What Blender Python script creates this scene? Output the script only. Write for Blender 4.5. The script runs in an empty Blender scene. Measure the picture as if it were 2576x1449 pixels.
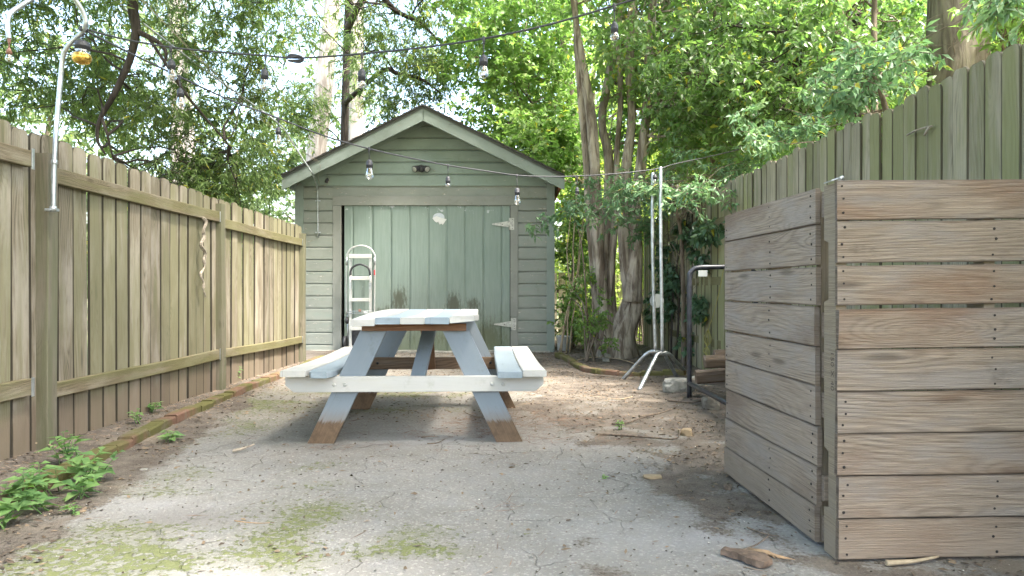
import bpy, bmesh, math, random
import numpy as np
from mathutils import Vector, Matrix, noise as mnoise
random.seed(7); RNG = np.random.default_rng(11)
R = math.radians
# ------------------------------------------------------------------ camera, sky, sun, exposure
F, CX, HY, EYE = 1810.0, 1288.0, 731.0, 0.9
sc = bpy.context.scene
cd = bpy.data.cameras.new('camera'); cam = bpy.data.objects.new('camera', cd)
sc.collection.objects.link(cam); sc.camera = cam
cam.location = (0, 0, EYE); cam.rotation_euler = (R(90), 0, 0)
cd.sensor_width = 36; cd.lens = 36 * F / 2576; cd.shift_y = (HY - 724.5) / 2576
cd.clip_start = .05; cd.clip_end = 500
SUN_EL, SUN_AZ = 60, 130      # azimuth from +Y clockwise: behind the camera, to the right
w = bpy.data.worlds.new('World'); sc.world = w; w.use_nodes = True
wt = w.node_tree; sk = wt.nodes.new('ShaderNodeTexSky'); sk.sky_type = 'NISHITA'; sk.sun_disc = False
sk.sun_elevation = R(SUN_EL); sk.sun_rotation = R(SUN_AZ); sk.air_density = 1.3; sk.dust_density = 5.0; sk.ozone_density = 1.0
bg = wt.nodes['Background']; bg.inputs['Strength'].default_value = .15
wt.links.new(sk.outputs[0], bg.inputs[0])
sl = bpy.data.lights.new('sun', 'SUN'); sl.energy = 2.4; sl.angle = R(7); sl.color = (1, .95, .87)
sun = bpy.data.objects.new('sun', sl); sc.collection.objects.link(sun)
sdir = Vector((math.sin(R(SUN_AZ)) * math.cos(R(SUN_EL)), math.cos(R(SUN_AZ)) * math.cos(R(SUN_EL)), math.sin(R(SUN_EL))))
sun.rotation_euler = sdir.to_track_quat('Z', 'Y').to_euler()
sun.location = (0, -5, 20)
vs = sc.view_settings; vs.view_transform = 'Standard'; vs.look = 'None'; vs.gamma = 1; vs.use_curve_mapping = False
vs.exposure = 3.1
sc.cycles.max_bounces = 7; sc.cycles.transparent_max_bounces = 8
sc.cycles.diffuse_bounces = 4

def P(x, y, Y):           # photo point (2576 wide) at depth Y -> world
    return Vector(((x - CX) / F * Y, Y, EYE + (HY - y) / F * Y))
def G(x, y, z=0):         # photo point on the ground -> world
    Y = (EYE - z) * F / (y - HY)
    return Vector(((x - CX) / F * Y, Y, z))

# ------------------------------------------------------------------ material helpers
class M:
    def __init__(s, name):
        s.m = bpy.data.materials.new(name); s.m.use_nodes = True
        s.t = s.m.node_tree; s.b = s.t.nodes['Principled BSDF']; s.out = s.t.nodes['Material Output']
    def n(s, typ, ins=None, **at):
        nd = s.t.nodes.new('ShaderNode' + typ)
        for k, v in at.items(): setattr(nd, k, v)
        for k, v in (ins or {}).items(): s.set(nd.inputs[k], v)
        return nd
    def set(s, sock, v):
        if isinstance(v, bpy.types.NodeSocket): s.t.links.new(v, sock)
        elif isinstance(v, (tuple, list)) and len(v) == 3 and sock.type == 'RGBA': sock.default_value = (*v, 1)
        else: sock.default_value = v
    def math(s, op, a, b=0.0, c=0.0, clamp=False):
        nd = s.n('Math', operation=op); nd.use_clamp = clamp
        s.set(nd.inputs[0], a); s.set(nd.inputs[1], b); s.set(nd.inputs[2], c); return nd.outputs[0]
    def mix(s, f, a, b, blend='MIX'):
        nd = s.n('Mix', data_type='RGBA', blend_type=blend)
        s.set(nd.inputs[0], f); s.set(nd.inputs[6], a); s.set(nd.inputs[7], b); return nd.outputs[2]
    def sm(s, v, a, b, c=0.0, d=1.0):
        nd = s.n('MapRange', interpolation_type='SMOOTHSTEP')
        for i, x in enumerate((v, a, b, c, d)): s.set(nd.inputs[i], x)
        return nd.outputs[0]
    def comb(s, x, y, z):
        nd = s.n('CombineXYZ'); s.set(nd.inputs[0], x); s.set(nd.inputs[1], y); s.set(nd.inputs[2], z); return nd.outputs[0]
    def noise(s, vec, scale, detail=3, rough=.55, dist=0):
        nd = s.n('TexNoise', {'Scale': scale, 'Detail': detail, 'Roughness': rough, 'Distortion': dist})
        if vec is not None: s.set(nd.inputs['Vector'], vec)
        return nd.outputs[0]
    def obj(s): return s.n('TexCoord').outputs['Object']
    def xyz(s, v):
        nd = s.n('SeparateXYZ', {0: v}); return nd.outputs
    def rnd(s): return s.n('NewGeometry').outputs['Random Per Island']
    def attr(s, name): return s.n('Attribute', attribute_name=name).outputs['Fac']
    def bump(s, h, strength, dist=.01):
        nd = s.n('Bump', {'Height': h, 'Strength': strength, 'Distance': dist}); s.set(s.b.inputs['Normal'], nd.outputs[0]); return nd.outputs[0]
    def col(s, c): s.set(s.b.inputs['Base Color'], c)
    def rough(s, r): s.set(s.b.inputs['Roughness'], r)
    def spec(s, v): s.b.inputs['Specular IOR Level'].default_value = v

def simple(name, c, rough=.6, metal=0, nscale=0, namp=.15, bump=0, spec=.5):
    m = M(name); m.rough(rough); m.b.inputs['Metallic'].default_value = metal; m.spec(spec)
    if nscale:
        f = m.noise(m.obj(), nscale, 5, .6)
        dk = tuple(v * (1 - namp) for v in c); lt = tuple(min(1, v * (1 + namp)) for v in c)
        m.col(m.mix(m.sm(f, .3, .7), dk, lt))
        if bump: m.bump(f, bump, .01)
    else: m.col(c)
    return m.m

def wood(name, light, dark, weather, green=None, greenamt=.5, grain=1.0, knots=True, rough=.85, lowbrown=None, stain=None, edge=.0, var=.35, bump=.5, cell=2.2):
    m = M(name); m.spec(.2); m.rough(rough)
    uv = m.n('UVMap', uv_map='UVMap').outputs[0]; u, v, _ = m.xyz(uv); r = m.rnd()
    r50 = m.math('MULTIPLY', r, 57.0)
    low = m.noise(m.comb(m.math('MULTIPLY', u, 1.0), m.math('MULTIPLY', v, 4.5), r50), 1, 2, .5)
    warp = m.math('MULTIPLY', low, 11.0)
    if knots:
        vo = m.n('TexVoronoi', {'Vector': m.comb(m.math('MULTIPLY_ADD', u, cell, r50), m.math('MULTIPLY_ADD', v, 7, r50), 0.0), 'Scale': 1.0, 'Randomness': .95})
        vo.voronoi_dimensions = '2D'
        d = vo.outputs['Distance']
        kn = m.sm(d, .0, .42, 1, 0); core = m.math('MULTIPLY', m.sm(d, .03, .12, 1, 0), m.sm(m.xyz(vo.outputs['Color'])[1], .45, .55))
        warp = m.math('ADD', warp, m.math('MULTIPLY', kn, m.math('MULTIPLY', m.math('FRACT', m.math('MULTIPLY', m.xyz(vo.outputs['Color'])[0], 7.7)), 6.0)))
    ring = m.math('SINE', m.math('MULTIPLY', m.math('ADD', m.math('MULTIPLY', v, 44), warp), 6.283))
    ring = m.math('MULTIPLY_ADD', ring, .5, .5)
    ring = m.math('POWER', ring, 1.8)
    fine = m.noise(m.comb(m.math('MULTIPLY', u, 5), m.math('MULTIPLY', v, 260), r50), 1, 4, .65)
    fine2 = m.noise(m.comb(m.math('MULTIPLY', u, 60), m.math('MULTIPLY', v, 300), r50), 1, 2, .6)
    pat = m.noise(m.comb(m.math('MULTIPLY', u, 2.5), m.math('MULTIPLY', v, 9), m.math('ADD', r50, 9)), 1, 4, .6)
    amp = m.sm(m.noise(m.comb(m.math('MULTIPLY', u, 1.5), m.math('MULTIPLY', v, 6), m.math('ADD', r50, 13)), 1, 3, .5), .35, .62, .35, 1.2)
    g = m.math('ADD', m.math('MULTIPLY', m.math('MULTIPLY', ring, amp), .42 * grain), m.math('MULTIPLY', m.sm(fine, .35, .65), .5))
    c = m.mix(m.math('MINIMUM', g, 1.0), light, dark)
    c = m.mix(m.math('MULTIPLY', m.sm(pat, .42, .66), .75), c, weather)
    c = m.mix(m.math('MULTIPLY', m.sm(fine2, .62, .75), .35), c, dark)
    if knots: c = m.mix(m.math('MULTIPLY', core, .55), c, tuple(x * .45 for x in dark))
    if stain is not None:
        sn = m.noise(m.comb(m.math('MULTIPLY', u, 1.1), m.math('MULTIPLY', v, 3.2), m.math('ADD', r50, 21)), 1, 5, .6)
        c = m.mix(m.sm(sn, .47, .68, 0, .7), c, stain)
        sd = m.noise(m.comb(m.math('MULTIPLY', u, 3.5), m.math('MULTIPLY', v, 8), m.math('ADD', r50, 31)), 1, 5, .65)
        c = m.mix(m.sm(sd, .6, .75, 0, .5), c, tuple(x * .55 for x in dark))
    if green is not None:
        gn = m.noise(m.comb(m.math('MULTIPLY', u, .9), m.math('MULTIPLY', v, 10), m.math('ADD', r50, 4)), 1, 4, .6)
        gb = m.math('ADD', gn, m.math('MULTIPLY', m.math('SUBTRACT', r, .5), .35))
        big = m.noise(m.obj(), .8, 2)
        gb = m.math('ADD', gb, m.math('MULTIPLY', m.math('SUBTRACT', big, .5), .6))
        c = m.mix(m.math('MULTIPLY', m.sm(gb, .40 - .1 * greenamt, .62), greenamt), c, green)
    if lowbrown is not None:
        z = m.xyz(m.obj())[2]
        zz = m.math('ADD', z, m.math('MULTIPLY', m.noise(m.obj(), 5, 4), .25))
        c = m.mix(m.sm(zz, lowbrown[0], lowbrown[0] + .18, lowbrown[2] if len(lowbrown) > 2 else .8, 0), c, lowbrown[1])
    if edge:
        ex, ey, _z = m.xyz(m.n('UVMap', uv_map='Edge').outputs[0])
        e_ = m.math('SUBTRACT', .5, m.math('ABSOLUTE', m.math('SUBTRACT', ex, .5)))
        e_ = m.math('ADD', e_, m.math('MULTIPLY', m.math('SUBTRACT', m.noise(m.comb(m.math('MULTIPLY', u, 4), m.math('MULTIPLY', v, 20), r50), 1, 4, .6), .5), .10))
        c = m.mix(m.sm(e_, .0, .055, edge, 0), c, tuple(x * .45 for x in dark))  # shade of the seams painted into the board edges
    r2 = m.math('FRACT', m.math('MULTIPLY', r, 17.3))
    c = m.mix(1.0, c, m.comb(*[m.math('MULTIPLY_ADD', r2, var, 1 - var * .5)] * 3), 'MULTIPLY')
    m.col(c)
    h = m.math('ADD', m.math('MULTIPLY', g, -1), m.math('MULTIPLY', fine2, -.35))
    m.bump(h, bump, .004)
    return m.m

def paint(name, c, under, chip=.66, lap=False, rough=.55, under2=None, dirt=None, brownfeet=None, vstreak=False, var=.06, grainy=.15):
    m = M(name); m.rough(rough); m.spec(.35)
    o = m.obj(); uv = m.n('UVMap', uv_map='UVMap').outputs[0]; u, v, _ = m.xyz(uv); r = m.rnd()
    r50 = m.math('MULTIPLY', r, 57.0)
    n1 = m.noise(m.comb(m.math('MULTIPLY', u, 6), m.math('MULTIPLY', v, 30), r50), 1, 6, .7)
    soft = m.noise(o, 2.2, 5, .6)
    base = m.mix(m.sm(soft, .3, .7), tuple(x * (1 - var * 1.6) for x in c), tuple(min(1, x * (1 + var)) for x in c))
    fine = m.noise(m.comb(m.math('MULTIPLY', u, 8), m.math('MULTIPLY', v, 200), r50), 1, 3, .6)
    base = m.mix(m.math('MULTIPLY', m.sm(fine, .5, .7), grainy), base, tuple(x * .72 for x in c))
    if dirt is not None:
        dn = m.noise(m.comb(m.math('MULTIPLY', u, 3), m.math('MULTIPLY', v, 14), r50), 1, 5, .65)
        base = m.mix(m.math('MULTIPLY', m.sm(dn, .5, .75), dirt[1]), base, dirt[0])
    spk = m.noise(m.comb(m.math('MULTIPLY', u, 22), m.math('MULTIPLY', v, 45), r50), 1, 3, .8)
    base = m.mix(m.sm(spk, .70, .76, 0, .7), base, tuple(x * .38 for x in c))
    grm = m.noise(o, 9, 5, .7); base = m.mix(m.sm(grm, .54, .72, 0, .38), base, tuple(x * y for x, y in zip(c, (.62, .60, .52))))
    crk = m.noise(m.comb(m.math('MULTIPLY', u, 2.2), m.math('MULTIPLY', v, 75), m.math('ADD', r50, 5)), 1, 3, .6)
    base = m.mix(m.sm(crk, .68, .71, 0, .55), base, tuple(x * .35 for x in c))
    ch = m.sm(n1, chip, chip + .015)
    uc = under if under2 is None else m.mix(m.sm(m.noise(o, 30, 2), .45, .55), under, under2)
    col = m.mix(ch, base, uc)
    h = m.math('MULTIPLY', ch, -1.0)
    if brownfeet is not None:
        z = m.xyz(o)[2]
        nn = m.noise(m.comb(m.math('MULTIPLY', u, 9), m.math('MULTIPLY', v, 90), r50), 1, 4, .6)
        zz = m.math('ADD', z, m.math('MULTIPLY', m.math('SUBTRACT', nn, .5), .07))
        wcol = m.mix(fine, brownfeet[1], brownfeet[2])
        col = m.mix(m.sm(zz, brownfeet[0], brownfeet[0] + .10, .45, 0), col, brownfeet[1]); blot = m.noise(o, 14, 4, .7); wcol = m.mix(m.sm(blot, .45, .65, 0, .7), wcol, brownfeet[2]); col = m.mix(m.sm(zz, brownfeet[0] - .012, brownfeet[0] + .018, 1, 0), col, wcol)
    r2 = m.math('FRACT', m.math('MULTIPLY', r, 31.7))
    col = m.mix(1.0, col, m.comb(*[m.math('MULTIPLY_ADD', r2, .10, .95)] * 3), 'MULTIPLY')
    m.col(col)
    m.bump(m.math('ADD', h, m.math('MULTIPLY', fine, .25)), .5, .003)
    return m.m

def leafmat(name, a, b, c, trans=.45, rough=.45, tcol=(1.25, 1.35, .6), spec=.35, clump=.9):
    m = M(name); r = m.rnd(); o = m.obj()
    n = m.noise(o, clump, 3)
    f = m.math('ADD', m.math('MULTIPLY', r, .65), m.math('MULTIPLY', m.sm(n, .3, .7), .5))
    col = m.mix(m.sm(f, .15, .65), a, b); col = m.mix(m.sm(f, .75, 1.1), col, c)
    col = m.mix(m.sm(m.math('FRACT', m.math('MULTIPLY', r, 91.7)), .975, .98, 0, .8), col, (.45, .40, .05))
    m.col(col); m.rough(rough); m.spec(spec)
    tr = m.n('BsdfTranslucent', {'Color': m.mix(1.0, col, tcol, 'MULTIPLY')})
    ms = m.n('MixShader', {0: trans}); m.t.links.new(m.b.outputs[0], ms.inputs[1]); m.t.links.new(tr.outputs[0], ms.inputs[2])
    m.t.links.new(ms.outputs[0], m.out.inputs[0])
    return m.m

def barkmat(name, a, b, streak=True, moss=None, sc_=1.0):
    m = M(name); o = m.obj(); x, y, z = m.xyz(o)
    v = m.comb(m.math('MULTIPLY', x, 22 * sc_), m.math('MULTIPLY', y, 22 * sc_), m.math('MULTIPLY', z, 3.5 * sc_ if streak else 14 * sc_))
    n = m.noise(v, 1, 6, .65, .6)
    c = m.mix(m.sm(n, .36, .62), a, b)
    n2 = m.noise(o, 2.5, 3)
    c = m.mix(m.math('MULTIPLY', m.sm(n2, .45, .7), .5), c, tuple(q * .6 for q in a))
    if moss: c = m.mix(m.math('MULTIPLY', m.sm(m.noise(o, 3.3, 4), .5, .65), .6), c, moss)
    m.col(c); m.rough(.9); m.spec(.2); m.bump(n, .9, .02)
    return m.m

# ------------------------------------------------------------------ object helpers
C = sc.collection
WLD = {}                                              # world matrices
def thing(name, label, cat, loc=(0, 0, 0), rot=0, group=None, kind=None, tilt=0):
    o = bpy.data.objects.new(name, None); C.objects.link(o); o.empty_display_size = .1
    o.location = loc; o.rotation_euler = (tilt, 0, rot)
    WLD[o.name] = Matrix.Translation(loc)
    o['label'] = label; o['category'] = cat
    if group: o['group'] = group
    if kind: o['kind'] = kind
    return o
def tag(o, label=None, cat=None, group=None, kind=None):
    if label: o['label'] = label
    if cat: o['category'] = cat
    if group: o['group'] = group
    if kind: o['kind'] = kind
    return o
def put(name, me, mats, parent=None, origin=None, smooth=False):
    """mesh in world coordinates; a child is shifted into its root's frame (root unrotated while building)"""
    o = bpy.data.objects.new(name, me); C.objects.link(o)
    for m_ in (mats if isinstance(mats, (list, tuple)) else [mats]): me.materials.append(m_)
    if parent is not None:
        W = WLD[parent.name]; me.transform(W.inverted()); o.parent = parent; WLD[o.name] = W
    else:
        og = Vector(origin) if origin is not None else Vector((0, 0, 0))
        me.transform(Matrix.Translation(-og)); o.location = og; WLD[o.name] = Matrix.Translation(og)
    if smooth:
        me.polygons.foreach_set('use_smooth', [True] * len(me.polygons))
    return o
def bmobj(name, bm, mats, parent=None, origin=None, smooth=False, label=None):
    me = bpy.data.meshes.new(name); bm.normal_update(); bm.to_mesh(me); bm.free()
    o = put(name, me, mats, parent, origin, smooth)
    if label: o['label'] = label
    return o
def nb():
    bm = bmesh.new(); bm.loops.layers.uv.new('UVMap'); bm.loops.layers.uv.new('Edge'); return bm

def board(bm, p0, ld, wd, L, W, T, seg=1, bev=.003, prof=None, warp=None, mat=0, rag=0):
    """plank: starts at p0 (centre of its end), runs along ld for L; W along wd; T along the third axis."""
    edl = bm.loops.layers.uv.get('Edge') or bm.loops.layers.uv.new('Edge'); uvl = bm.loops.layers.uv['UVMap']
    p0 = Vector(p0); ld = Vector(ld).normalized(); wd = Vector(wd).normalized(); td = ld.cross(wd).normalized()
    a, b = W / 2, T / 2; bv = min(bev, a * .45, b * .45)
    cs = [(-a + bv, -b), (a - bv, -b), (a, -b + bv), (a, b - bv), (a - bv, b), (-a + bv, b), (-a, b - bv), (-a, -b + bv)]
    vv = [c[0] if abs(c[1]) == b or True else 0 for c in cs]
    uo, vo = random.uniform(0, 40), random.uniform(0, 40)
    if prof is None: prof = [(L * i / seg, 1.0) for i in range(seg + 1)]
    rings = []
    for i, (u, s) in enumerate(prof):
        ring = []
        for k, (x, y) in enumerate(cs):
            uu = u
            if rag and (i == 0 or i == len(prof) - 1): uu += random.uniform(-rag, rag)
            p = p0 + ld * uu + wd * (x * s) + td * y
            if warp: p += warp(u, x, y, wd, td)
            ring.append(bm.verts.new(p))
        rings.append((u, s, ring))
    def setuv(f, us, vs_, ex=None):
        for n_, (lp, uu, v_) in enumerate(zip(f.loops, us, vs_)):
            lp[uvl].uv = (uo + uu, vo + v_); lp[edl].uv = (ex[n_] if ex else .0, uu / L)
    for (u0, s0, r0), (u1, s1, r1) in zip(rings, rings[1:]):
        for k in range(8):
            j = (k + 1) % 8
            f = bm.faces.new((r0[k], r0[j], r1[j], r1[k])); f.material_index = mat
            side = cs[k][1] + cs[j][1]
            if abs(cs[k][0] - cs[j][0]) < 1e-6: va, vb = cs[k][1] + a, cs[j][1] + a
            else: va, vb = cs[k][0], cs[j][0]
            if side > 0: va += .31; vb += .31
            ea, eb = a - abs(cs[k][0]), a - abs(cs[j][0])
            if k in (1, 2, 3, 5, 6, 7): ex = (-.004,) * 4           # narrow edges go fully dark, painting in the shade of the gaps
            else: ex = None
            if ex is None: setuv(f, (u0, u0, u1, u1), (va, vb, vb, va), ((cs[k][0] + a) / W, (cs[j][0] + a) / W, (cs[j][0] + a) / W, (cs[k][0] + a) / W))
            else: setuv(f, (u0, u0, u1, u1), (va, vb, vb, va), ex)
    for (u, s, r), rev in ((rings[0], True), (rings[-1], False)):
        rr = list(reversed(r)) if rev else r
        f = bm.faces.new(rr); f.material_index = mat
        cc = list(reversed(cs)) if rev else cs
        setuv(f, [c[1] * .3 for c in cc], [c[0] for c in cc])

def box(bm, c, s, bev=.002, mat=0):
    c = Vector(c); s = Vector(s)
    ax = max(range(3), key=lambda i: s[i]); o = [i for i in range(3) if i != ax]
    e = lambda i: Vector([1 if j == i else 0 for j in range(3)])
    wd = e(o[0]); ld = e(ax); td = ld.cross(wd)
    board(bm, c - ld * s[ax] / 2, ld, wd, s[ax], s[o[0]], s[o[1]], 1, bev, mat=mat)

def poly_prism(bm, pts, d, mat=0):
    """extrude polygon pts (3D list) by vector d"""
    uvl = bm.loops.layers.uv['UVMap']; d = Vector(d)
    a = [bm.verts.new(p) for p in pts]; b = [bm.verts.new(Vector(p) + d) for p in pts]
    fs = [bm.faces.new(a), bm.faces.new(list(reversed(b)))]
    n = len(pts)
    for i in range(n): fs.append(bm.faces.new((a[(i + 1) % n], a[i], b[i], b[(i + 1) % n])))
    o = random.uniform(0, 30)
    for f in fs:
        f.material_index = mat
        for lp in f.loops:
            co = lp.vert.co; lp[uvl].uv = (co.x + co.y + o, co.z + o)

def frame_from(d):
    d = d.normalized(); up = Vector((0, 0, 1)) if abs(d.z) < .95 else Vector((1, 0, 0))
    x = d.cross(up).normalized(); return x, x.cross(d).normalized()
def tube(bm, pts, rad, sides=8, cap=True, wob=0, mat=0):
    pts = [Vector(p) for p in pts]; n = len(pts)
    rads = rad if isinstance(rad, (list, tuple)) else [rad] * n
    rings = []; x = None
    for i, p in enumerate(pts):
        d = (pts[min(i + 1, n - 1)] - pts[max(i - 1, 0)])
        if d.length < 1e-7: d = Vector((0, 0, 1))
        d.normalize()
        if x is None: x, y = frame_from(d)
        else:
            x = (x - d * x.dot(d)); x.normalize(); y = x.cross(d).normalized()
        ring = []
        for k in range(sides):
            a = 2 * math.pi * k / sides; r = rads[i]
            if wob: r *= 1 + wob * mnoise.noise(Vector((p.x * 3 + math.cos(a) * 2, p.y * 3 + math.sin(a) * 2, p.z * 1.2)))
            ring.append(bm.verts.new(p + (x * math.cos(a) + y * math.sin(a)) * r))
        rings.append(ring)
    fl = []
    for r0, r1 in zip(rings, rings[1:]):
        for k in range(sides):
            j = (k + 1) % sides; f = bm.faces.new((r0[k], r0[j], r1[j], r1[k])); f.smooth = True; f.material_index = mat
    if cap:
        f = bm.faces.new(list(reversed(rings[0]))); f.material_index = mat
        f = bm.faces.new(rings[-1]); f.material_index = mat
def smooth_pts(pts, n=6):
    """Catmull-Rom through pts"""
    pts = [Vector(p) for p in pts]; out = []
    for i in range(len(pts) - 1):
        p0 = pts[max(i - 1, 0)]; p1 = pts[i]; p2 = pts[i + 1]; p3 = pts[min(i + 2, len(pts) - 1)]
        for k in range(n):
            t = k / n
            out.append(.5 * ((2 * p1) + (p2 - p0) * t + (2 * p0 - 5 * p1 + 4 * p2 - p3) * t * t + (3 * p1 - p0 - 3 * p2 + p3) * t ** 3))
    out.append(pts[-1]); return out
def lathe(bm, c, prof, sides=16, axis=(0, 0, 1), mat=0, cap=True):
    c = Vector(c); ax = Vector(axis).normalized(); x, y = frame_from(ax); rings = []
    for r, h in prof:
        rings.append([bm.verts.new(c + ax * h + (x * math.cos(2 * math.pi * k / sides) + y * math.sin(2 * math.pi * k / sides)) * max(r, 1e-4)) for k in range(sides)])
    for r0, r1 in zip(rings, rings[1:]):
        for k in range(sides):
            j = (k + 1) % sides; f = bm.faces.new((r0[k], r0[j], r1[j], r1[k])); f.smooth = True; f.material_index = mat
    if cap:
        bm.faces.new(list(reversed(rings[0]))).material_index = mat; bm.faces.new(rings[-1]).material_index = mat

def npmesh(name, verts, faces, k):
    """verts (N,3), faces (M,k)"""
    me = bpy.data.meshes.new(name); nv, nf = len(verts), len(faces)
    me.vertices.add(nv); me.vertices.foreach_set('co', np.asarray(verts, np.float32).ravel())
    me.loops.add(nf * k); me.loops.foreach_set('vertex_index', np.asarray(faces, np.int32).ravel())
    me.polygons.add(nf); me.polygons.foreach_set('loop_start', np.arange(0, nf * k, k, dtype=np.int32))
    me.polygons.foreach_set('loop_total', np.full(nf, k, np.int32))
    me.update(calc_edges=True); return me
def unit(a): return a / np.maximum(np.linalg.norm(a, axis=-1, keepdims=True), 1e-6)
def leaf_arrays(pos, d, nrm, L, W, fold=.18, droop=.12):
    """six-vertex leaf: base, two shoulder points, two mid points, tip -> 4 tris"""
    d = unit(d); s = unit(np.cross(d, nrm)); n = unit(np.cross(s, d))
    L = np.asarray(L)[:, None] * np.ones((len(pos), 1)); W = np.asarray(W)[:, None] * np.ones((len(pos), 1))
    v = np.stack([pos,
                  pos + d * L * .38 + s * W * .5 + n * W * fold,
                  pos + d * L * .38 - s * W * .5 + n * W * fold,
                  pos + d * L * .62 - n * L * droop * .35,
                  pos + d * L - n * L * droop], 1).reshape(-1, 3)
    b = np.arange(len(pos))[:, None] * 5
    f = np.concatenate([b + [0, 1, 3], b + [0, 3, 2], b + [1, 4, 3], b + [2, 3, 4]], 1).reshape(-1, 3)
    return v, f
def prisms(a, b, ra, rb):
    """thin three-sided twigs from a to b"""
    d = unit(b - a); up = np.where(np.abs(d[:, 2:3]) > .9, [[1., 0, 0]], [[0, 0, 1.]])
    x = unit(np.cross(d, up)); y = np.cross(x, d); vs_ = []
    for q, r in ((a, ra), (b, rb)):
        for k in range(3):
            t = 2 * math.pi * k / 3; vs_.append(q + (x * math.cos(t) + y * math.sin(t)) * np.reshape(r, (-1, 1)))
    v = np.stack(vs_, 1).reshape(-1, 3); o = np.arange(len(a))[:, None] * 6
    f = np.concatenate([o + [0, 1, 4, 3], o + [1, 2, 5, 4], o + [2, 0, 3, 5]], 1).reshape(-1, 4)
    return v, f

def sprays(cl, rad, ntw, nlf, L, W, droop=.3, twl=None, flat=.5, star=False, twr=.0022, density=None):
    """leafy twigs around cluster centres: returns leaf and twig arrays"""
    cl = np.asarray(cl, float); rad = np.asarray(rad, float) * np.ones(len(cl)); Mn = len(cl)
    N = Mn * ntw
    ctr = np.repeat(cl, ntw, 0); rr = np.repeat(rad, ntw)
    dd = unit(RNG.normal(size=(N, 3)) * [1, 1, flat])
    base = ctr + unit(RNG.normal(size=(N, 3))) * (rr * RNG.random(N) ** .5 * .75)[:, None]
    tl = rr * RNG.uniform(.5, 1.0, N) if twl is None else RNG.uniform(.6, 1.2, N) * twl
    tip = base + dd * tl[:, None]; tip[:, 2] -= tl * droop * RNG.uniform(.3, 1.4, N)
    if star: t = 1 - RNG.random((N, nlf)) ** 1.6 * .75
    else: t = (np.arange(nlf)[None] + RNG.random((N, nlf))) / nlf
    pos = base[:, None] + (tip - base)[:, None] * t[..., None]
    td = unit(tip - base)[:, None] * np.ones((1, nlf, 1))
    ld = unit(td * RNG.uniform(.35, 1.0, (N, nlf, 1)) + unit(RNG.normal(size=(N, nlf, 3)) * [1, 1, .7]) * .9 + [0, 0, -droop])
    nr = unit(RNG.normal(size=(N, nlf, 3)) * .75 + [0, -.15, 1.0])
    pos, ld, nr = pos.reshape(-1, 3), ld.reshape(-1, 3), nr.reshape(-1, 3)
    k = len(pos); sz = RNG.uniform(.6, 1.25, k)
    lv, lf = leaf_arrays(pos, ld, nr, L * sz, W * sz * RNG.uniform(.8, 1.2, k), droop=.12 + .1 * droop)
    tv, tf = prisms(base, tip, np.full(N, twr * 1.6), np.full(N, twr * .6))
    return (lv, lf), (tv, tf)
def join_np(parts):
    V, Fc, o = [], [], 0
    for v, f in parts: V.append(v); Fc.append(f + o); o += len(v)
    return np.concatenate(V), np.concatenate(Fc)
def ellipsoid_pts(c, r, n, shell=.0):
    p = unit(RNG.normal(size=(n, 3))) * (RNG.uniform(shell, 1, n) ** (1 / 2.5))[:, None]
    return np.asarray(c) + p * np.asarray(r)
def screen_pts(x0, x1, y0, y1, Y0, Y1, n):
    Y = RNG.uniform(Y0, Y1, n); x = RNG.uniform(x0, x1, n); y = RNG.uniform(y0, y1, n)
    return np.stack([(x - CX) / F * Y, Y, EYE + (HY - y) / F * Y], 1)

def limb_curve(a, b, sag=.0, wig=.15, n=8):
    a, b = Vector(a), Vector(b); L = (b - a).length; out = []
    s = random.uniform(0, 100)
    for i in range(n + 1):
        t = i / n; p = a.lerp(b, t); k = math.sin(math.pi * t)
        p += Vector((mnoise.noise(Vector((s, t * 3, 0))), mnoise.noise(Vector((s, t * 3, 9))), mnoise.noise(Vector((s, t * 3, 20))))) * wig * L * k
        p.z += sag * L * k; out.append(p)
    return out

# ------------------------------------------------------------------ materials
mat = {}
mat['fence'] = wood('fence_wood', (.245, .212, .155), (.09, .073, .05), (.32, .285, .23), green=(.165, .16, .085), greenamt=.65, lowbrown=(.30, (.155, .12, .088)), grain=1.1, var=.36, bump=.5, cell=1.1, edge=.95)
mat['fence_rail'] = wood('fence_rail_wood', (.19, .155, .10), (.075, .058, .035), (.24, .21, .155), green=(.13, .127, .05), greenamt=.65, grain=.8, var=.15)
mat['fence_post'] = wood('fence_post_wood', (.165, .145, .108), (.09, .078, .058), (.185, .165, .13), green=(.10, .108, .055), greenamt=.6, grain=.6, var=.1)
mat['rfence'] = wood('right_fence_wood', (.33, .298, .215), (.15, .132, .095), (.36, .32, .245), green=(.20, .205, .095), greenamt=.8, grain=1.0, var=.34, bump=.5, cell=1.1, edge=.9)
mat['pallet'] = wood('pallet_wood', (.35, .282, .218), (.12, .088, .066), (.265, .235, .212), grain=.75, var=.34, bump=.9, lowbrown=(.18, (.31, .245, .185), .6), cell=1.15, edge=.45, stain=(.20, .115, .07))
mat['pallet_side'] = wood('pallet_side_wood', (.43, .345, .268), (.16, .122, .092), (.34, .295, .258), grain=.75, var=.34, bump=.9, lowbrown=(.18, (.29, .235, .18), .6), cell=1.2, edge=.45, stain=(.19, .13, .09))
mat['stringer'] = wood('stringer_wood', (.30, .245, .175), (.16, .125, .09), (.25, .215, .165), grain=.5, var=.08, knots=False, lowbrown=(.12, (.34, .27, .20), .5))
mat['old_wood'] = wood('old_wood', (.17, .12, .082), (.075, .05, .035), (.17, .14, .115), grain=.8)
mat['raw_wood'] = wood('raw_brown_wood', (.22, .115, .065), (.11, .052, .028), (.21, .14, .095), grain=.7, var=.1)
mat['grey_wood'] = wood('grey_wood', (.30, .25, .20), (.16, .13, .10), (.33, .29, .25), grain=.8)
FOOT = (.128, (.19, .125, .075), (.075, .048, .030))
WHITE, BLUE = (.47, .465, .445), (.225, .27, .31)
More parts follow.
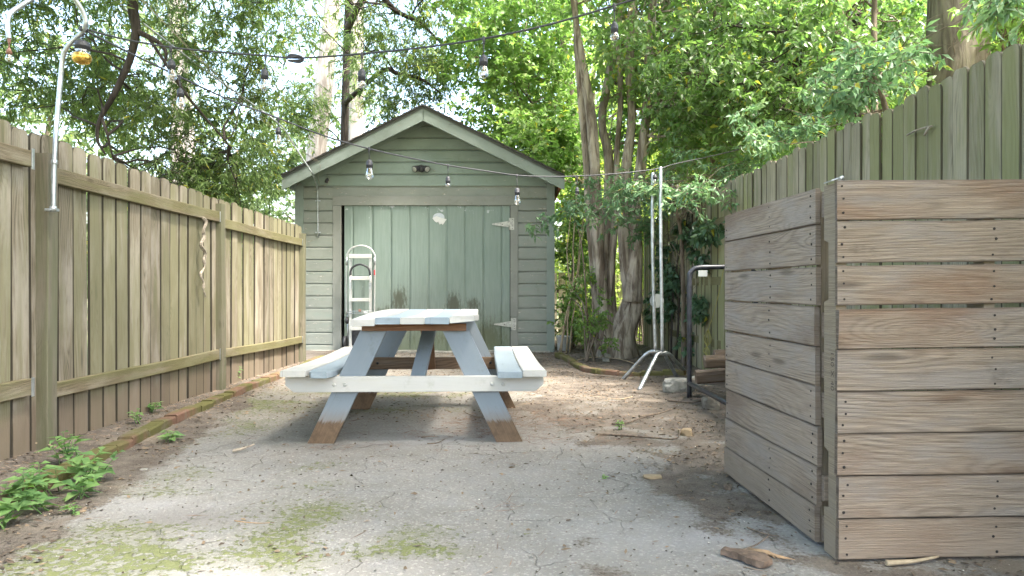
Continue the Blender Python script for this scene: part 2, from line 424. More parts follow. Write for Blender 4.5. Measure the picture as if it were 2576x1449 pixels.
mat['white_paint'] = paint('white_paint', WHITE, (.34, .30, .25), chip=.72, dirt=((.44, .41, .34), .4), var=.03, grainy=.12)
mat['blue_paint'] = paint('blue_paint', BLUE, (.30, .26, .21), chip=.75, dirt=((.24, .27, .28), .5), var=.05)
mat['leg_paint'] = paint('leg_paint', (.21, .25, .29), (.30, .24, .17), chip=.76, brownfeet=FOOT, dirt=((.24, .27, .285), .5), var=.05)
mat['blue_top'] = paint('pale_blue_paint', (.265, .32, .365), (.34, .30, .25), chip=.72, dirt=((.30, .32, .31), .4), var=.04)
SAGE, GREY = (.215, .268, .233), (.222, .237, .211)
mat['sage'] = paint('sage_paint', SAGE, (.42, .42, .38), chip=.655, under2=(.24, .22, .18), dirt=((.25, .29, .25), .4))
mat['greige'] = paint('grey_paint', GREY, (.40, .385, .34), chip=.625, under2=(.24, .22, .17), dirt=((.17, .235, .20), .4))
mat['trim'] = paint('trim_paint', (.21, .25, .225), (.36, .36, .32), chip=.68, under2=(.2, .18, .15))
mat['frame_paint'] = paint('frame_paint', (.215, .222, .20), (.42, .40, .36), chip=.65, under2=(.24, .21, .17))
mat['drip'] = paint('drip_trim_paint', (.075, .08, .072), (.2, .18, .16), chip=.70)
mat['galv'] = simple('galvanised_steel', (.42, .445, .46), .40, .8, 18, .25)
mat['alu'] = simple('aluminium', (.50, .50, .49), .4, .55, 20, .08)
mat['white_metal'] = simple('white_metal', (.43, .43, .405), .45, .1, 25, .1)
mat['black'] = simple('black_rubber', (.02, .021, .024), .5)
mat['blackpaint'] = simple('black_paint', (.028, .03, .038), .38, .2, 25, .4)
mat['socket'] = simple('black_socket', (.035, .036, .042), .55)
mat['brown_socket'] = simple('brown_socket', (.22, .11, .08), .6)
mat['shingle'] = simple('shingle', (.045, .043, .04), .95, 0, 40, .4, .4)
mat['dark'] = simple('dark_interior', (.012, .012, .011), .9)
mat['brass'] = simple('gold_coating', (.62, .38, .09), .25, .85, 60, .35)
mat['red'] = simple('red_tape', (.55, .05, .06), .6)
mat['pale_plate'] = simple('pale_plate', (.27, .29, .28), .5)
mat['paper'] = simple('torn_paper', (.55, .55, .53), .8, 0, 30, .05)
mat['sticker'] = simple('grey_backing', (.42, .46, .50), .6, 0, 60, .15)
mat['rust'] = simple('rusty_hinge', (.42, .42, .385), .6, .1, 25, .3)
mat['conc'] = simple('rough_concrete', (.26, .25, .22), .95, 0, 18, .3, .8)
mat['rock'] = simple('field_stone', (.20, .175, .14), .9, 0, 9, .35, .7)
mat['tanstone'] = simple('tan_stone', (.27, .205, .125), .85, 0, 14, .2, .4)
mat['ink'] = simple('stamp_ink', (.07, .05, .04), .9)
mat['nail'] = simple('nail_hole', (.018, .014, .012), .8)
mat['bucket'] = simple('bucket_plastic', (.48, .48, .47), .5, 0, 6, .15)
mat['vine'] = simple('dead_vine', (.28, .24, .19), .9, 0, 40, .3, .6)
mat['yellow_cord'] = simple('yellow_cord', (.30, .27, .07), .8)
mat['twig'] = simple('twig_bark', (.13, .10, .075), .9, 0, 40, .4)
mat['chip_bark'] = simple('bark_chip', (.13, .09, .065), .95, 0, 25, .4, .8)
mat['splinter'] = simple('wood_splinter', (.28, .185, .105), .85, 0, 30, .3)
mat['soffit'] = simple('orange_soffit', (.30, .10, .05), .8, 0, 12, .3)
mat['cane'] = simple('dry_cane', (.34, .27, .18), .85, 0, 20, .25)
g = M('bulb_glass'); tr_ = g.n('BsdfTransparent', {'Color': (.86, .87, .88)}); gl_ = g.n('BsdfGlossy', {'Color': (1, 1, 1), 'Roughness': .05}); lw = g.n('LayerWeight', {'Blend': .35})
ms_ = g.n('MixShader', {0: g.math('MULTIPLY_ADD', lw.outputs['Facing'], .6, .14)}); g.t.links.new(tr_.outputs[0], ms_.inputs[1]); g.t.links.new(gl_.outputs[0], ms_.inputs[2]); g.t.links.new(ms_.outputs[0], g.out.inputs[0]); mat['glass'] = g.m
mat['filament'] = simple('filament_card', (.65, .42, .22), .5)
# brick edging
b_ = M('mossy_brick'); o_ = b_.obj(); r_ = b_.rnd()
bc = b_.mix(b_.noise(o_, 30, 4), (.125, .065, .045), (.19, .125, .09))
bc = b_.mix(b_.math('MULTIPLY', b_.sm(b_.math('ADD', b_.noise(o_, 3, 4), b_.math('MULTIPLY', r_, .25)), .50, .68), .85), bc, (.095, .10, .035))
bc = b_.mix(b_.math('MULTIPLY', b_.sm(b_.noise(o_, 9, 4), .52, .66), .6), bc, (.15, .125, .095))
b_.col(bc); b_.rough(.95); b_.spec(.1); b_.bump(b_.noise(o_, 60, 4), .6, .006); mat['brick'] = b_.m

mat['bark_pine'] = barkmat('pine_bark', (.25, .215, .19), (.46, .42, .39), sc_=.35)
mat['bark_big'] = barkmat('rough_bark', (.12, .10, .08), (.25, .22, .17), sc_=.6)
mat['bark_dark'] = barkmat('dark_bark', (.03, .024, .02), (.065, .055, .047))
mat['bark_myrtle'] = barkmat('peeling_bark', (.14, .108, .085), (.44, .385, .32), sc_=.6)
mat['bark_thin'] = barkmat('thin_bark', (.10, .08, .06), (.22, .18, .14))
mat['leaf_oak'] = leafmat('willow_oak_leaf', (.075, .12, .045), (.155, .225, .075), (.27, .34, .12), trans=.42, tcol=(1.15, 1.3, .75))
mat['leaf_right'] = leafmat('broad_leaf', (.10, .175, .06), (.165, .27, .09), (.30, .40, .14), trans=.5, rough=.3, spec=.9, tcol=(1.15, 1.35, .75))
mat['leaf_light'] = leafmat('light_leaf', (.13, .22, .065), (.21, .32, .10), (.34, .43, .16), trans=.5, tcol=(1.15, 1.35, .75))
mat['leaf_far'] = leafmat('far_leaf', (.14, .19, .095), (.22, .29, .13), (.34, .40, .18), trans=.5, clump=.35, tcol=(1.15, 1.25, .85))
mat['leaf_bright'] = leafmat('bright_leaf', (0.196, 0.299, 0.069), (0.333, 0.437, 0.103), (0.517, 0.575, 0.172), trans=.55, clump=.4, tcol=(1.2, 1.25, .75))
mat['leaf_blue'] = leafmat('fern_leaf', (0.090, 0.174, 0.096), (0.144, 0.252, 0.132), (0.240, 0.348, 0.168), trans=.4, tcol=(1.15, 1.25, .85))
mat['leaf_weed'] = leafmat('weed_leaf', (.10, .20, .07), (.17, .29, .10), (.27, .38, .15), trans=.35, rough=.5)
mat['leaf_ivy'] = leafmat('ivy_leaf', (.045, .09, .05), (.08, .145, .08), (.14, .21, .11), trans=.25, rough=.35)

# ------------------------------------------------------------------ GROUND
def nz(x, y, s, z=0.): return mnoise.noise(Vector((x * s, y * s, z)))
def slab_edge_l(y): return float(np.interp(y, [0, 2.2, 2.8, 3.2, 4.2, 5, 7, 9, 11], [-1.2, -1.50, -1.72, -1.66, -1.88, -2.02, -2.22, -2.3, -2.4]))
def slab_edge_r(y): return float(np.interp(y, [0, 2.2, 2.5, 3, 3.6, 4.2, 5, 5.6, 6.4, 8, 11], [1.3, .98, .93, .82, .72, .50, .32, .15, .0, -.1, -.2]))
def gz(x, y):
    z = .006 * nz(x, y, 1.3) + .003 * nz(x, y, 6)
    l = max(0, min(1, (-2.10 - x) / .3)); z += .03 * l + .008 * l * nz(x, y, 9)
    r = max(0, min(1, (x - (2.05 if y < 5.5 else 1.25)) / .5)) ; z += .03 * r * (1 if y > 4 else 0)
    if y > 8.6 and x > .6: z += .03 * min(1, (y - 8.6))
    return z
xs = np.arange(-3.3, 3.4001, .03); ys = np.arange(-.6, 12.6001, .03)
V = []; dirt = []; moss = []; dark = []; white = []; tan = []
def blob(x, y, cx, cy, rx, ry): return math.exp(-(((x - cx) / rx) ** 2 + ((y - cy) / ry) ** 2))
mossb = []
for (px, py, rx, ry, a) in [(780, 1190, .10, .20, .7), (850, 1200, .07, .12, .6), (800, 1300, .16, .16, 1), (750, 1345, .12, .12, .9), (960, 1355, .10, .10, .7), (1100, 1340, .22, .05, .9),
    (1060, 1385, .15, .06, .9), (700, 1400, .12, .08, .8), (170, 1390, .20, .14, .8), (280, 1330, .2, .08, .7), (330, 1240, .25, .07, .6), (430, 1195, .15, .12, .8), (120, 1380, .3, .08, .7),
    (600, 1075, .18, .2, .8), (655, 1010, .2, .3, .6), (560, 1030, .2, .3, .5), (700, 1010, .3, .2, .7), (900, 985, .35, .15, .8), (1080, 990, .4, .25, .8), (1000, 1030, .5, .12, .7), (760, 1040, .2, .15, .5),
    (700, 960, .12, .4, .8), (400, 1410, .22, .06, .7), (600, 1290, .10, .12, .25), (200, 1440, .3, .1, .7), (690, 1440, .1, .05, .7), (820, 1150, .05, .08, .6), (440, 1130, .05, .2, .6), (1650, 1140, .1, .12, .4)]:
    q = G(px, py); mossb.append((q.x, q.y, rx * 1.45, ry * 1.5, a * .95))
dk0 = [(*G(480, 1305)[:2], .28, .14, .9), (*G(1000, 1410)[:2], .3, .08, .3), (*G(1250, 1200)[:2], .5, .2, .15), (*G(1700, 1160)[:2], .2, .1, .6)]
wh0 = [(*G(1050, 1110)[:2], .55, .20, .8), (*G(350, 1270)[:2], .35, .1, .5), (*G(1800, 1350)[:2], .45, .25, .75), (*G(180, 1400)[:2], .3, .15, .5), (*G(1500, 1120)[:2], .35, .15, .45), (*G(650, 1130)[:2], .3, .12, .4)]
for y in ys:
    el, er = slab_edge_l(y), slab_edge_r(y)
    for x in xs:
        V.append((x, y, gz(x, y)))
        dl = (el - x) / .16 + nz(x, y, 2.2, 3) * 1.1 + nz(x, y, 7, 3) * .6
        dr = (x - er) / .75 + nz(x, y, 1.7, 8) * 1.4 + nz(x, y, 6, 8) * .9
        dd = max(dl, dr); dirt.append(max(0, min(1, .5 + .5 * dd)))
        tan.append(max(0, min(1, (y - 4.2) / 2.2 + nz(x, y, .9, 4) * .5)) * .9)
        m_ = sum(a * blob(x, y, cx, cy, rx, ry) for cx, cy, rx, ry, a in mossb)
        ridge = 1 - abs(nz(x, y, 2.4, 15)) * 4
        m_ = m_ * (.65 + .5 * ridge) + .0
        moss.append(max(0, min(1, m_)))
        dark.append(min(1, sum(a * blob(x, y, cx, cy, rx, ry) for cx, cy, rx, ry, a in dk0)))
        white.append(min(1, sum(a * blob(x, y, cx, cy, rx, ry) for cx, cy, rx, ry, a in wh0)))
nx, ny = len(xs), len(ys)
ii = (np.arange(ny - 1)[:, None] * nx + np.arange(nx - 1)[None]).ravel()
me = npmesh('driveway', np.array(V), np.stack([ii, ii + 1, ii + nx + 1, ii + nx], 1), 4)
for nm, dat in (('dirt', dirt), ('moss', moss), ('dark', dark), ('white', white), ('tan', tan)):
    a = me.attributes.new(nm, 'FLOAT', 'POINT'); a.data.foreach_set('value', np.array(dat, np.float32))
m = M('driveway_concrete'); o = m.obj(); m.spec(.2)
n_big = m.noise(o, 1.1, 4, .6); n_mid = m.noise(o, 7, 5, .65); n_fine = m.noise(o, 55, 3, .7); n_spk = m.noise(o, 170, 2, .6)
vo = m.n('TexVoronoi', {'Vector': o, 'Scale': 120.0}); agg = vo.outputs['Color']; aggv = m.xyz(agg)[0]
base = m.mix(m.sm(n_big, .35, .65), (.168, .16, .145), (.226, .217, .20))
base = m.mix(m.math('MULTIPLY', m.sm(n_mid, .42, .68), .55), base, (.215, .215, .21))
base = m.mix(m.math('MULTIPLY', m.sm(aggv, .8, .95), .42), base, (.38, .365, .34))
base = m.mix(m.math('MULTIPLY', m.sm(aggv, .2, .1), .4), base, (.17, .165, .155))
base = m.mix(m.math('MULTIPLY', m.sm(n_fine, .58, .72), .45), base, (.19, .18, .16))
base = m.mix(m.math('MULTIPLY', m.attr('white'), m.sm(n_mid, .2, .6, .35, .8)), base, (.29, .287, .29))
base = m.mix(m.math('MULTIPLY', m.attr('dark'), .75), base, (.155, .145, .14))
tanf = m.math('MULTIPLY', m.attr('tan'), m.sm(n_mid, .25, .6, .4, 1))
base = m.mix(tanf, base, m.mix(m.sm(n_fine, .35, .65), (.20, .18, .15), (.10, .088, .073)))
# hairline cracks
wv = m.n('VectorMath', operation='ADD'); m.set(wv.inputs[0], o)
nv_ = m.n('TexNoise', {'Vector': o, 'Scale': 5.0, 'Detail': 4.0}); sc3 = m.n('VectorMath', {0: nv_.outputs['Color']}, operation='SCALE'); sc3.inputs['Scale'].default_value = .22
m.set(wv.inputs[1], sc3.outputs[0])
cr = m.n('TexVoronoi', {'Vector': wv.outputs[0], 'Scale': 2.1}, feature='DISTANCE_TO_EDGE').outputs['Distance']
cmask = m.math('MULTIPLY', m.sm(cr, .001, .008, 1, 0), m.sm(m.noise(o, 1.6, 3), .44, .58))
base = m.mix(m.math('MULTIPLY', cmask, .3), base, (.10, .095, .08))
mz = m.math('ADD', m.attr('moss'), m.math('ADD', m.math('MULTIPLY', m.math('SUBTRACT', n_mid, .5), 1.6), m.math('MULTIPLY', m.math('SUBTRACT', n_fine, .5), 2.4)))
mz = m.math('ADD', mz, m.math('MULTIPLY', m.sm(cr, .0, .05, 1, 0), .22))
n_h = m.noise(o, 26, 4, .7); mz = m.math('ADD', mz, m.math('MULTIPLY', m.math('SUBTRACT', n_h, .5), 5.2)); mossf = m.math('MULTIPLY', m.sm(mz, .72, 1.1), m.sm(m.attr('moss'), .03, .3))
base = m.mix(m.math('MULTIPLY', m.sm(m.attr('moss'), .1, .9), .28), base, (.12, .135, .055)); base = m.mix(m.math('MULTIPLY', mossf, .72), base, m.mix(n_spk, (.075, .092, .020), (.15, .165, .04)))
df = m.math('ADD', m.attr('dirt'), m.math('ADD', m.math('MULTIPLY', m.math('SUBTRACT', n_mid, .5), .8), m.math('MULTIPLY', m.math('SUBTRACT', n_fine, .5), .7)))
dirtf = m.sm(df, .44, .72)
dcol = m.mix(m.sm(n_mid, .3, .7), (.075, .062, .051), (.145, .124, .104)); dcol = m.mix(m.math('MULTIPLY', m.sm(n_spk, .5, .7), .6), dcol, (.22, .185, .15))
dcol = m.mix(m.math('MULTIPLY', m.sm(n_fine, .55, .7), .6), dcol, (.05, .038, .03))
dcol = m.mix(m.sm(m.noise(o, 1.9, 3), .52, .66, 0, .5), dcol, (.24, .20, .155))
dirtf = m.math('MULTIPLY', dirtf, m.sm(m.math('ADD', m.noise(o, 2.6, 5, .65), m.math('MULTIPLY', m.attr('dirt'), .12)), .38, .56, .45, 1)); col = m.mix(dirtf, base, dcol)
m.col(col); m.rough(.95)
hh = m.math('ADD', m.math('MULTIPLY', n_fine, .7), m.math('ADD', m.math('MULTIPLY', n_spk, .35), m.math('MULTIPLY', mossf, .5)))
hh = m.math('ADD', hh, m.math('MULTIPLY', cmask, -1.2)); m.bump(hh, .75, .01)
put_ = put('driveway', me, m.m, smooth=True); tag(put_, kind='structure')
# ground sheet to the horizon
bm = bmesh.new(); bmesh.ops.create_grid(bm, x_segments=60, y_segments=60, size=150)
for v in bm.verts: v.co.z = -.05 + (.5 * nz(v.co.x, v.co.y, .03) * min(1, max(0, (v.co.length - 25) / 40)))
m = M('soil'); o = m.obj(); n1 = m.noise(o, 3, 5); n2 = m.noise(o, .25, 3)
c = m.mix(m.sm(n1, .3, .7), (.12, .09, .06), (.25, .19, .13)); c = m.mix(m.sm(n2, .4, .6), c, (.10, .15, .04)); m.col(c); m.rough(1); m.bump(n1, .5, .05)
tag(bmobj('ground', bm, m.m), kind='structure')

# ------------------------------------------------------------------ LEFT FENCE
ROOTS = {}
lf = thing('picket_fence', 'weathered greenish picket fence with posts and rails along the left side', 'fence', (-2.6, 4, 0))
RND_TOP = [(-.055, 1.0), (-.03, .90), (-.012, .66), (-.002, .30)]
def dogear(L, rounded):
    if rounded: return [(0, 1), (L * .5, 1), (L - .036, 1.0), (L - .018, .93), (L - .006, .77), (L, .52)]
    return [(0, 1), (L * .5, 1), (L - .036, 1.0), (L - .012, .78), (L, .58)]
def pickets(bm, x, y0, y1, pitch, wdt, zb, zt, side, rounded, jit=.008, bow=.006):
    y = y0
    while y < y1:
        wv_ = wdt + random.uniform(-.004, .003)
        L = zt(y) - zb(y) + random.uniform(-jit, jit)
        dx = random.uniform(-bow, bow); ln = random.uniform(-.004, .004)
        board(bm, (x + dx, y + pitch / 2, zb(y)), (ln, ln * .6, 1), (0, 1, 0), L, wv_, .016, prof=dogear(L, rounded), bev=.002, rag=.003)
        y += pitch
ftop = lambda y: float(np.interp(y, [2, 3.7, 5.2, 6.4, 8, 9], [1.80, 1.77, 1.735, 1.715, 1.70, 1.695]))
for (a, b) in ((1.2, 3.98), (3.98, 6.36), (6.36, 8.86)):
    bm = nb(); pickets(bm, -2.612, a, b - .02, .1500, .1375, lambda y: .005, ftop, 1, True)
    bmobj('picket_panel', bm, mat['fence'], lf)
bm = nb()
for (py, zt) in ((3.99, 1.655), (6.36, 1.665), (8.845, 1.60), (1.55, 1.66)):
    bm = nb(); board(bm, (-2.590, py, -.03), (0, 0, 1), (1, 0, 0), zt + .03, .088, .088, 6, .004, warp=lambda u, x, y, wd, td: wd * .003 * math.sin(u * 3 + py))
    bmobj('post', bm, mat['fence_post'], lf)
def rail(y0, z0, y1, z1, h):
    bm = nb(); a, b = Vector((-2.582, y0, z0)), Vector((-2.582, y1, z1)); d = b - a
    board(bm, a, d, (0, 0, 1), d.length, h, .038, 10, .004, warp=lambda u, x, y, wd, td: Vector((0, 0, .004 * math.sin(u * 2.1 + z0 * 5))))
    return bmobj('rail', bm, mat['fence_rail'], lf)
for a in ((4.04, 1.544, 6.315, 1.548, .09), (6.41, 1.496, 8.80, 1.49, .085), (1.6, 1.60, 3.845, 1.603, .088),
          (4.04, .336, 6.315, .340, .085), (6.41, .334, 8.80, .300, .08), (1.6, .385, 3.84, .385, .092)): rail(*a)
for (y_, z_, s_) in ((3.850, 1.603, .11), (3.848, .385, .10), (6.318, .34, .10), (6.322, 1.548, .09), (8.8, 1.49, .08), (8.8, .30, .08)):
    bm = nb(); box(bm, (-2.5595, y_ - .004, z_), (.004, .022, s_), .001); bmobj('rail_bracket', bm, mat['galv'], lf)
# dead vine
bm = bmesh.new(); pts = []
for i in range(30):
    t = i / 29; y_ = 548 + t * 200; q = P(511 + 5 * math.sin(t * 17) + 4 * math.sin(t * 7), y_, 5.9); q.x = -2.545; q.y = 2.545 * F / (CX - (511 + 4 * math.sin(t * 15) + 3 * math.sin(t * 33))) ; q.z = EYE + (HY - y_) / F * q.y; pts.append(q)
tube(bm, pts, [.010 + .004 * math.sin(i * 1.3) if i < 26 else .006 for i in range(30)], 7, wob=.3)
tube(bm, [p + Vector((.012, .01 * math.sin(i), 0)) for i, p in enumerate(pts[:16])], .005, 5)
tag(bmobj('dead_vine', bm, mat['vine'], origin=pts[-1], smooth=True), 'pale twisted dead vine hanging on the left fence below the top rail', 'vine')

# ------------------------------------------------------------------ RIGHT FENCE
rf = thing('picket_fence', 'tall green stained picket fence with rounded tops along the right side', 'fence', (2.1, 6, 0))
rx = lambda y: float(np.interp(y, [0, 3, 9, 11.1], [2.20, 2.16, 2.10, 2.04]))
rtop = lambda y: float(np.interp(y, [1, 3, 6, 9, 11.1], [1.93, 1.935, 1.955, 1.92, 1.89]))
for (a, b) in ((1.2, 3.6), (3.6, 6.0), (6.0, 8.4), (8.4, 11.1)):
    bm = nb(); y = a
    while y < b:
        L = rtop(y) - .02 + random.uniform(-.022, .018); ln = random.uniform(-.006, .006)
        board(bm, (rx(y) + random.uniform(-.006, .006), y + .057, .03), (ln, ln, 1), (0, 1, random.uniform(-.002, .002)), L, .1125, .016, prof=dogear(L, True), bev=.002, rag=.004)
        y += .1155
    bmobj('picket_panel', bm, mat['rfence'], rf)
for y in (1.3, 3.6, 6.0, 8.4, 11.0):
    bm = nb(); board(bm, (rx(y) + .065, y, -.05), (0, 0, 1), (1, 0, 0), 1.8, .088, .088); bmobj('post', bm, mat['fence_post'], rf)
for z in (.35, 1.0, 1.6):
    bm = nb(); board(bm, (rx(1.2) + .032, 1.2, z), (rx(11) - rx(1.2), 9.8, 0), (0, 0, 1), 9.8, .085, .036); bmobj('rail', bm, mat['fence_rail'], rf)
# short back fence beside the shed
bf = thing('picket_fence', 'short dark fence with gaps between the pickets beyond the shed corner', 'fence', (1.4, 13, 0))
bm = nb(); x = .1
while x < 2.3:
    board(bm, (x, 13.0, 0), (0, 0, 1), (1, 0, 0), 1.20 + random.uniform(-.03, .03), .13, .018, prof=None, bev=.002); x += random.choice((.15, .16, .175))
bmobj('picket_panel', bm, mat['rfence'], bf)
bm = nb(); board(bm, (0, 13.03, .9), (1, 0, 0), (0, 0, 1), 2.4, .085, .036); bmobj('rail', bm, mat['fence_rail'], bf)

# ------------------------------------------------------------------ SHED
YS = 10.55; kS = YS / F
sx = lambda px: (px - CX) * kS
sz = lambda py: EYE + (HY - py) * kS
sh = thing('garden_shed', 'sage green gabled wooden shed with peeling paint and a wide grooved door', 'shed', (-1.27, YS, 0))
xL, xR, zB = -3.176, .624, -.03
apx, apz, slope = -1.2505, 3.49, .4985
roofz = lambda x: apz - abs(x - apx) * slope
dL, dR, dT = sx(862), sx(1283), 2.15
sid = nb(); sid2 = nb(); sid3 = nb()
z = 3.138 + .178
uvl = None
def lap(bm, x0, x1, z0, z1, clip=True):
    """one drop-siding board between z0 and z1 clipped to the gable"""
    yf, yb = YS - .024, YS - .003; z0 += .006
    zc = z1 - .022
    def xr(zz):
        if not clip: return x0, x1
        h = (apz - .10 - zz) / slope
        return max(x0, apx - h), min(x1, apx + h)
    a0, b0 = xr(z0); a1, b1 = xr(zc); a2, b2 = xr(z1 - .001)
    if b2 <= a2: a2 = b2 = (a1 + b1) / 2
    if b1 - a1 < .02: return
    uvl = bm.loops.layers.uv['UVMap']; n = max(1, int((b0 - a0) / .25)); off = random.uniform(0, 30)
    wob = [random.uniform(-.0015, .0015) for _ in range(n + 1)]
    rows = []
    for (aa, bb, zz, yy) in ((a0, b0, z0, yb), (a0, b0, z0 + .001, yf), (a1, b1, zc, yf), (a2, b2, z1, yb)):
        rows.append([bm.verts.new((aa + (bb - aa) * i / n, yy + wob[i], zz + wob[i] * .6)) for i in range(n + 1)])
    for r0, r1 in zip(rows, rows[1:]):
        for i in range(n):
            f = bm.faces.new((r0[i], r0[i + 1], r1[i + 1], r1[i]))
            for lp in f.loops: lp[uvl].uv = (lp.vert.co.x + off, lp.vert.co.z + off)
z1 = 3.138 + .178
while z1 > .0:
    z0 = z1 - .178
    if z0 >= 2.25: lap(sid, sx(765) , sx(1375), z0, z1)
    else:
        lap(sid2, sx(765), sx(838), max(z0, zB), z1, False); lap(sid3, sx(1304), sx(1375), max(z0, zB), z1, False)
    z1 = z0
bmobj('gable_siding', sid, mat['sage'], sh); bmobj('lower_siding', sid2, mat['greige'], sh, label='grey siding left of the door'); bmobj('lower_siding', sid3, mat['greige'], sh, label='grey siding right of the door')
bm = nb()   # body behind the siding, side and back walls
hw = lambda x: roofz(x) - .06
poly_prism(bm, [(xL + .02, YS, zB), (dL - .02, YS, zB), (dL - .02, YS, dT + .02), (dR + .02, YS, dT + .02), (dR + .02, YS, zB), (xR - .02, YS, zB), (xR - .02, YS, hw(xR)), (apx, YS, hw(apx)), (xL + .02, YS, hw(xL))], (0, .05, 0))
box(bm, (xL + .04, YS + 2.6, 1.2), (.04, 5.0, 2.4)); box(bm, (xR - .04, YS + 2.6, 1.2), (.04, 5.0, 2.4)); box(bm, ((xL + xR) / 2, YS + 5.1, 1.2), (3.7, .04, 2.4))
bmobj('wall', bm, mat['greige'], sh)
for (a, b) in ((743, 765), (1375, 1395)):
    bm = nb(); xa, xb = sx(a), sx(b)
    board(bm, ((xa + xb) / 2, YS - .014, zB - .01), (0, 0, 1), (1, 0, 0), roofz((xa + xb) / 2) - .12 - zB, xb - xa, .036, 8, .003)
    bmobj('corner_board', bm, mat['trim'], sh)
# door frame
bm = nb(); board(bm, (sx(838), YS - .022, (sz(494) + sz(517)) / 2), (1, 0, 0), (0, 0, 1), sx(1304) - sx(838), .136, .034, 8, .003); bmobj('lintel', bm, mat['frame_paint'], sh)
bm = nb(); board(bm, ((sx(839) + dL) / 2 - .01, YS - .020, zB), (0, 0, 1), (1, 0, 0), sz(517) - zB - .003, .125, .03, 8, .003); bmobj('door_frame', bm, mat['frame_paint'], sh)
bm = nb(); board(bm, ((sx(1284) + sx(1303)) / 2, YS - .020, .52), (0, 0, 1), (1, 0, 0), sz(517) - .52 - .003, .112, .03, 8, .003)
board(bm, ((sx(1284) + sx(1303)) / 2, YS - .016, zB), (0, 0, 1), (1, 0, 0), .545, .108, .026, 3, .003); bmobj('door_frame', bm, mat['frame_paint'], sh)
# rake trim on the wall
for s in (-1, 1):
    bm = nb(); e = Vector((apx + s * 1.84, YS - .016, roofz(apx + 1.84) - .095)); t = Vector((apx + s * .0, YS - .016, apz - .095))
    board(bm, e, t - e, Vector((0, 0, 1)) if False else (t - e).cross(Vector((0, 1, 0))), (t - e).length - .02, .10, .026 + .001 * s, 4, .002); bmobj('rake_trim', bm, mat['sage'], sh)
# roof
YR = 10.15
for s in (-1, 1):
    bm = nb(); ex = apx + s * 1.99; n = 14
    for i in range(n):                                # shingle courses
        t0, t1 = i / n, (i + 1) / n
        xa, xb = ex + (apx - ex) * t0, ex + (apx - ex) * min(1, t1 + .02)
        za, zb_ = roofz(xa) + .036, roofz(xb) + .026
        poly_prism(bm, [(xa, YR - .065 + random.uniform(-.006, .006), za - .018), (xb, YR - .065, zb_ - .022), (xb, YR - .065, zb_), (xa, YR - .065, za)], (0, 5.75, 0))
    bmobj('roof_shingles', bm, mat['shingle'], sh)
    bm = nb()
    poly_prism(bm, [(ex, YR, roofz(ex) - .014), (apx, YR, apz - .014), (apx, YR, apz + .004), (ex, YR, roofz(ex) + .004)], (0, 5.6, 0))
    bmobj('roof_deck', bm, mat['trim'], sh)
    bm = nb(); off = Vector((0, 0, -.105))
    a = Vector((ex + s * .0, YR - .014, roofz(ex) - .105)); b = Vector((apx + s * .004, YR - .014, apz - .105))
    pts = [(ex, YR - .028, roofz(ex) - .01), (ex, YR - .028, roofz(ex) - .185), (apx + s * .003, YR - .028, apz - .20), (apx + s * .003, YR - .028, apz - .01)]
    if s > 0: pts = pts[::-1]
    poly_prism(bm, pts, (0, .024, 0)); bmobj('fascia_board', bm, mat['trim'], sh)
    bm = nb()
    pts = [(ex, YR - .040, roofz(ex) + .012), (ex, YR - .040, roofz(ex) - .028), (apx + s * .003, YR - .040, apz - .030), (apx + s * .003, YR - .040, apz + .012)]
    if s > 0: pts = pts[::-1]
    poly_prism(bm, pts, (0, .0115, 0)); bmobj('drip_trim', bm, mat['drip'], sh)
    bm = nb(); box(bm, (ex - s * .05, YS + 2.4, roofz(ex) - .09), (.03, 5.2, .10)); bmobj('eave_board', bm, mat['soffit'] if s > 0 else mat['trim'], sh)
# door: grooved sheet as a fine grid
dl, dr, dt, db = sx(867), sx(1283) - .004, 2.145, .0
gro = [sx(625 / 2.415 / 1.1925 + 670.9), ] + [sx((800 + g_ / 2.415) / 1.1925) for g_ in (765, 900, 1035, 1172, 1303, 1437, 1572, 1703)]
cols = []
x = dl
while x < dr: cols.append(x); x += .03
cols.append(dr)
cols = sorted(set([round(c, 4) for c in cols if all(abs(c - g_) > .018 for g_ in gro)] + [round(g_ + d, 4) for g_ in gro for d in (-.010, -.007, .007, .010)]))
rows = np.linspace(db, dt, 75); DV, mil = [], []
mild = [(sx(1005), sz(755), .14, .22, 1.2), (sx(960), sz(785), .15, .10, .9), (sx(1140), sz(765), .11, .20, 1.3), (sx(1190), sz(765), .12, .12, 1.0), (sx(1060), sz(800), .3, .10, .8), (sx(1230), sz(850), .3, .35, 1.0), (sx(1100), sz(850), .6, .15, .7), (sx(900), sz(850), .2, .2, .7)]
for z in rows:
    for x in cols:
        dgr = min(abs(x - g_) for g_ in gro)
        yy = YS + (.010 if dgr < .0085 else 0) + .002 * nz(x, z, 3)
        DV.append((x, yy - .012, z))
        mv = sum(a * blob(x, z, cx, cz, rx_, rz_) for cx, cz, rx_, rz_, a in mild)
        mil.append(min(1.2, mv))
nx, ny = len(cols), len(rows)
ii = (np.arange(ny - 1)[:, None] * nx + np.arange(nx - 1)[None]).ravel()
me = npmesh('door', np.array(DV), np.stack([ii, ii + 1, ii + nx + 1, ii + nx], 1), 4)
a = me.attributes.new('mildew', 'FLOAT', 'POINT'); a.data.foreach_set('value', np.array(mil, np.float32))
m = M('door_paint'); o = m.obj(); x, y, z = m.xyz(o); m.rough(.5); m.spec(.35)
st = m.noise(m.comb(m.math('MULTIPLY', x, 30), 0.0, m.math('MULTIPLY', z, 2.5)), 1, 5, .6)
st2 = m.noise(m.comb(m.math('MULTIPLY', x, 110), 0.0, m.math('MULTIPLY', z, 4)), 1, 4, .6)
c = m.mix(m.sm(st, .3, .7), (.158, .208, .18), (.196, .245, .215))
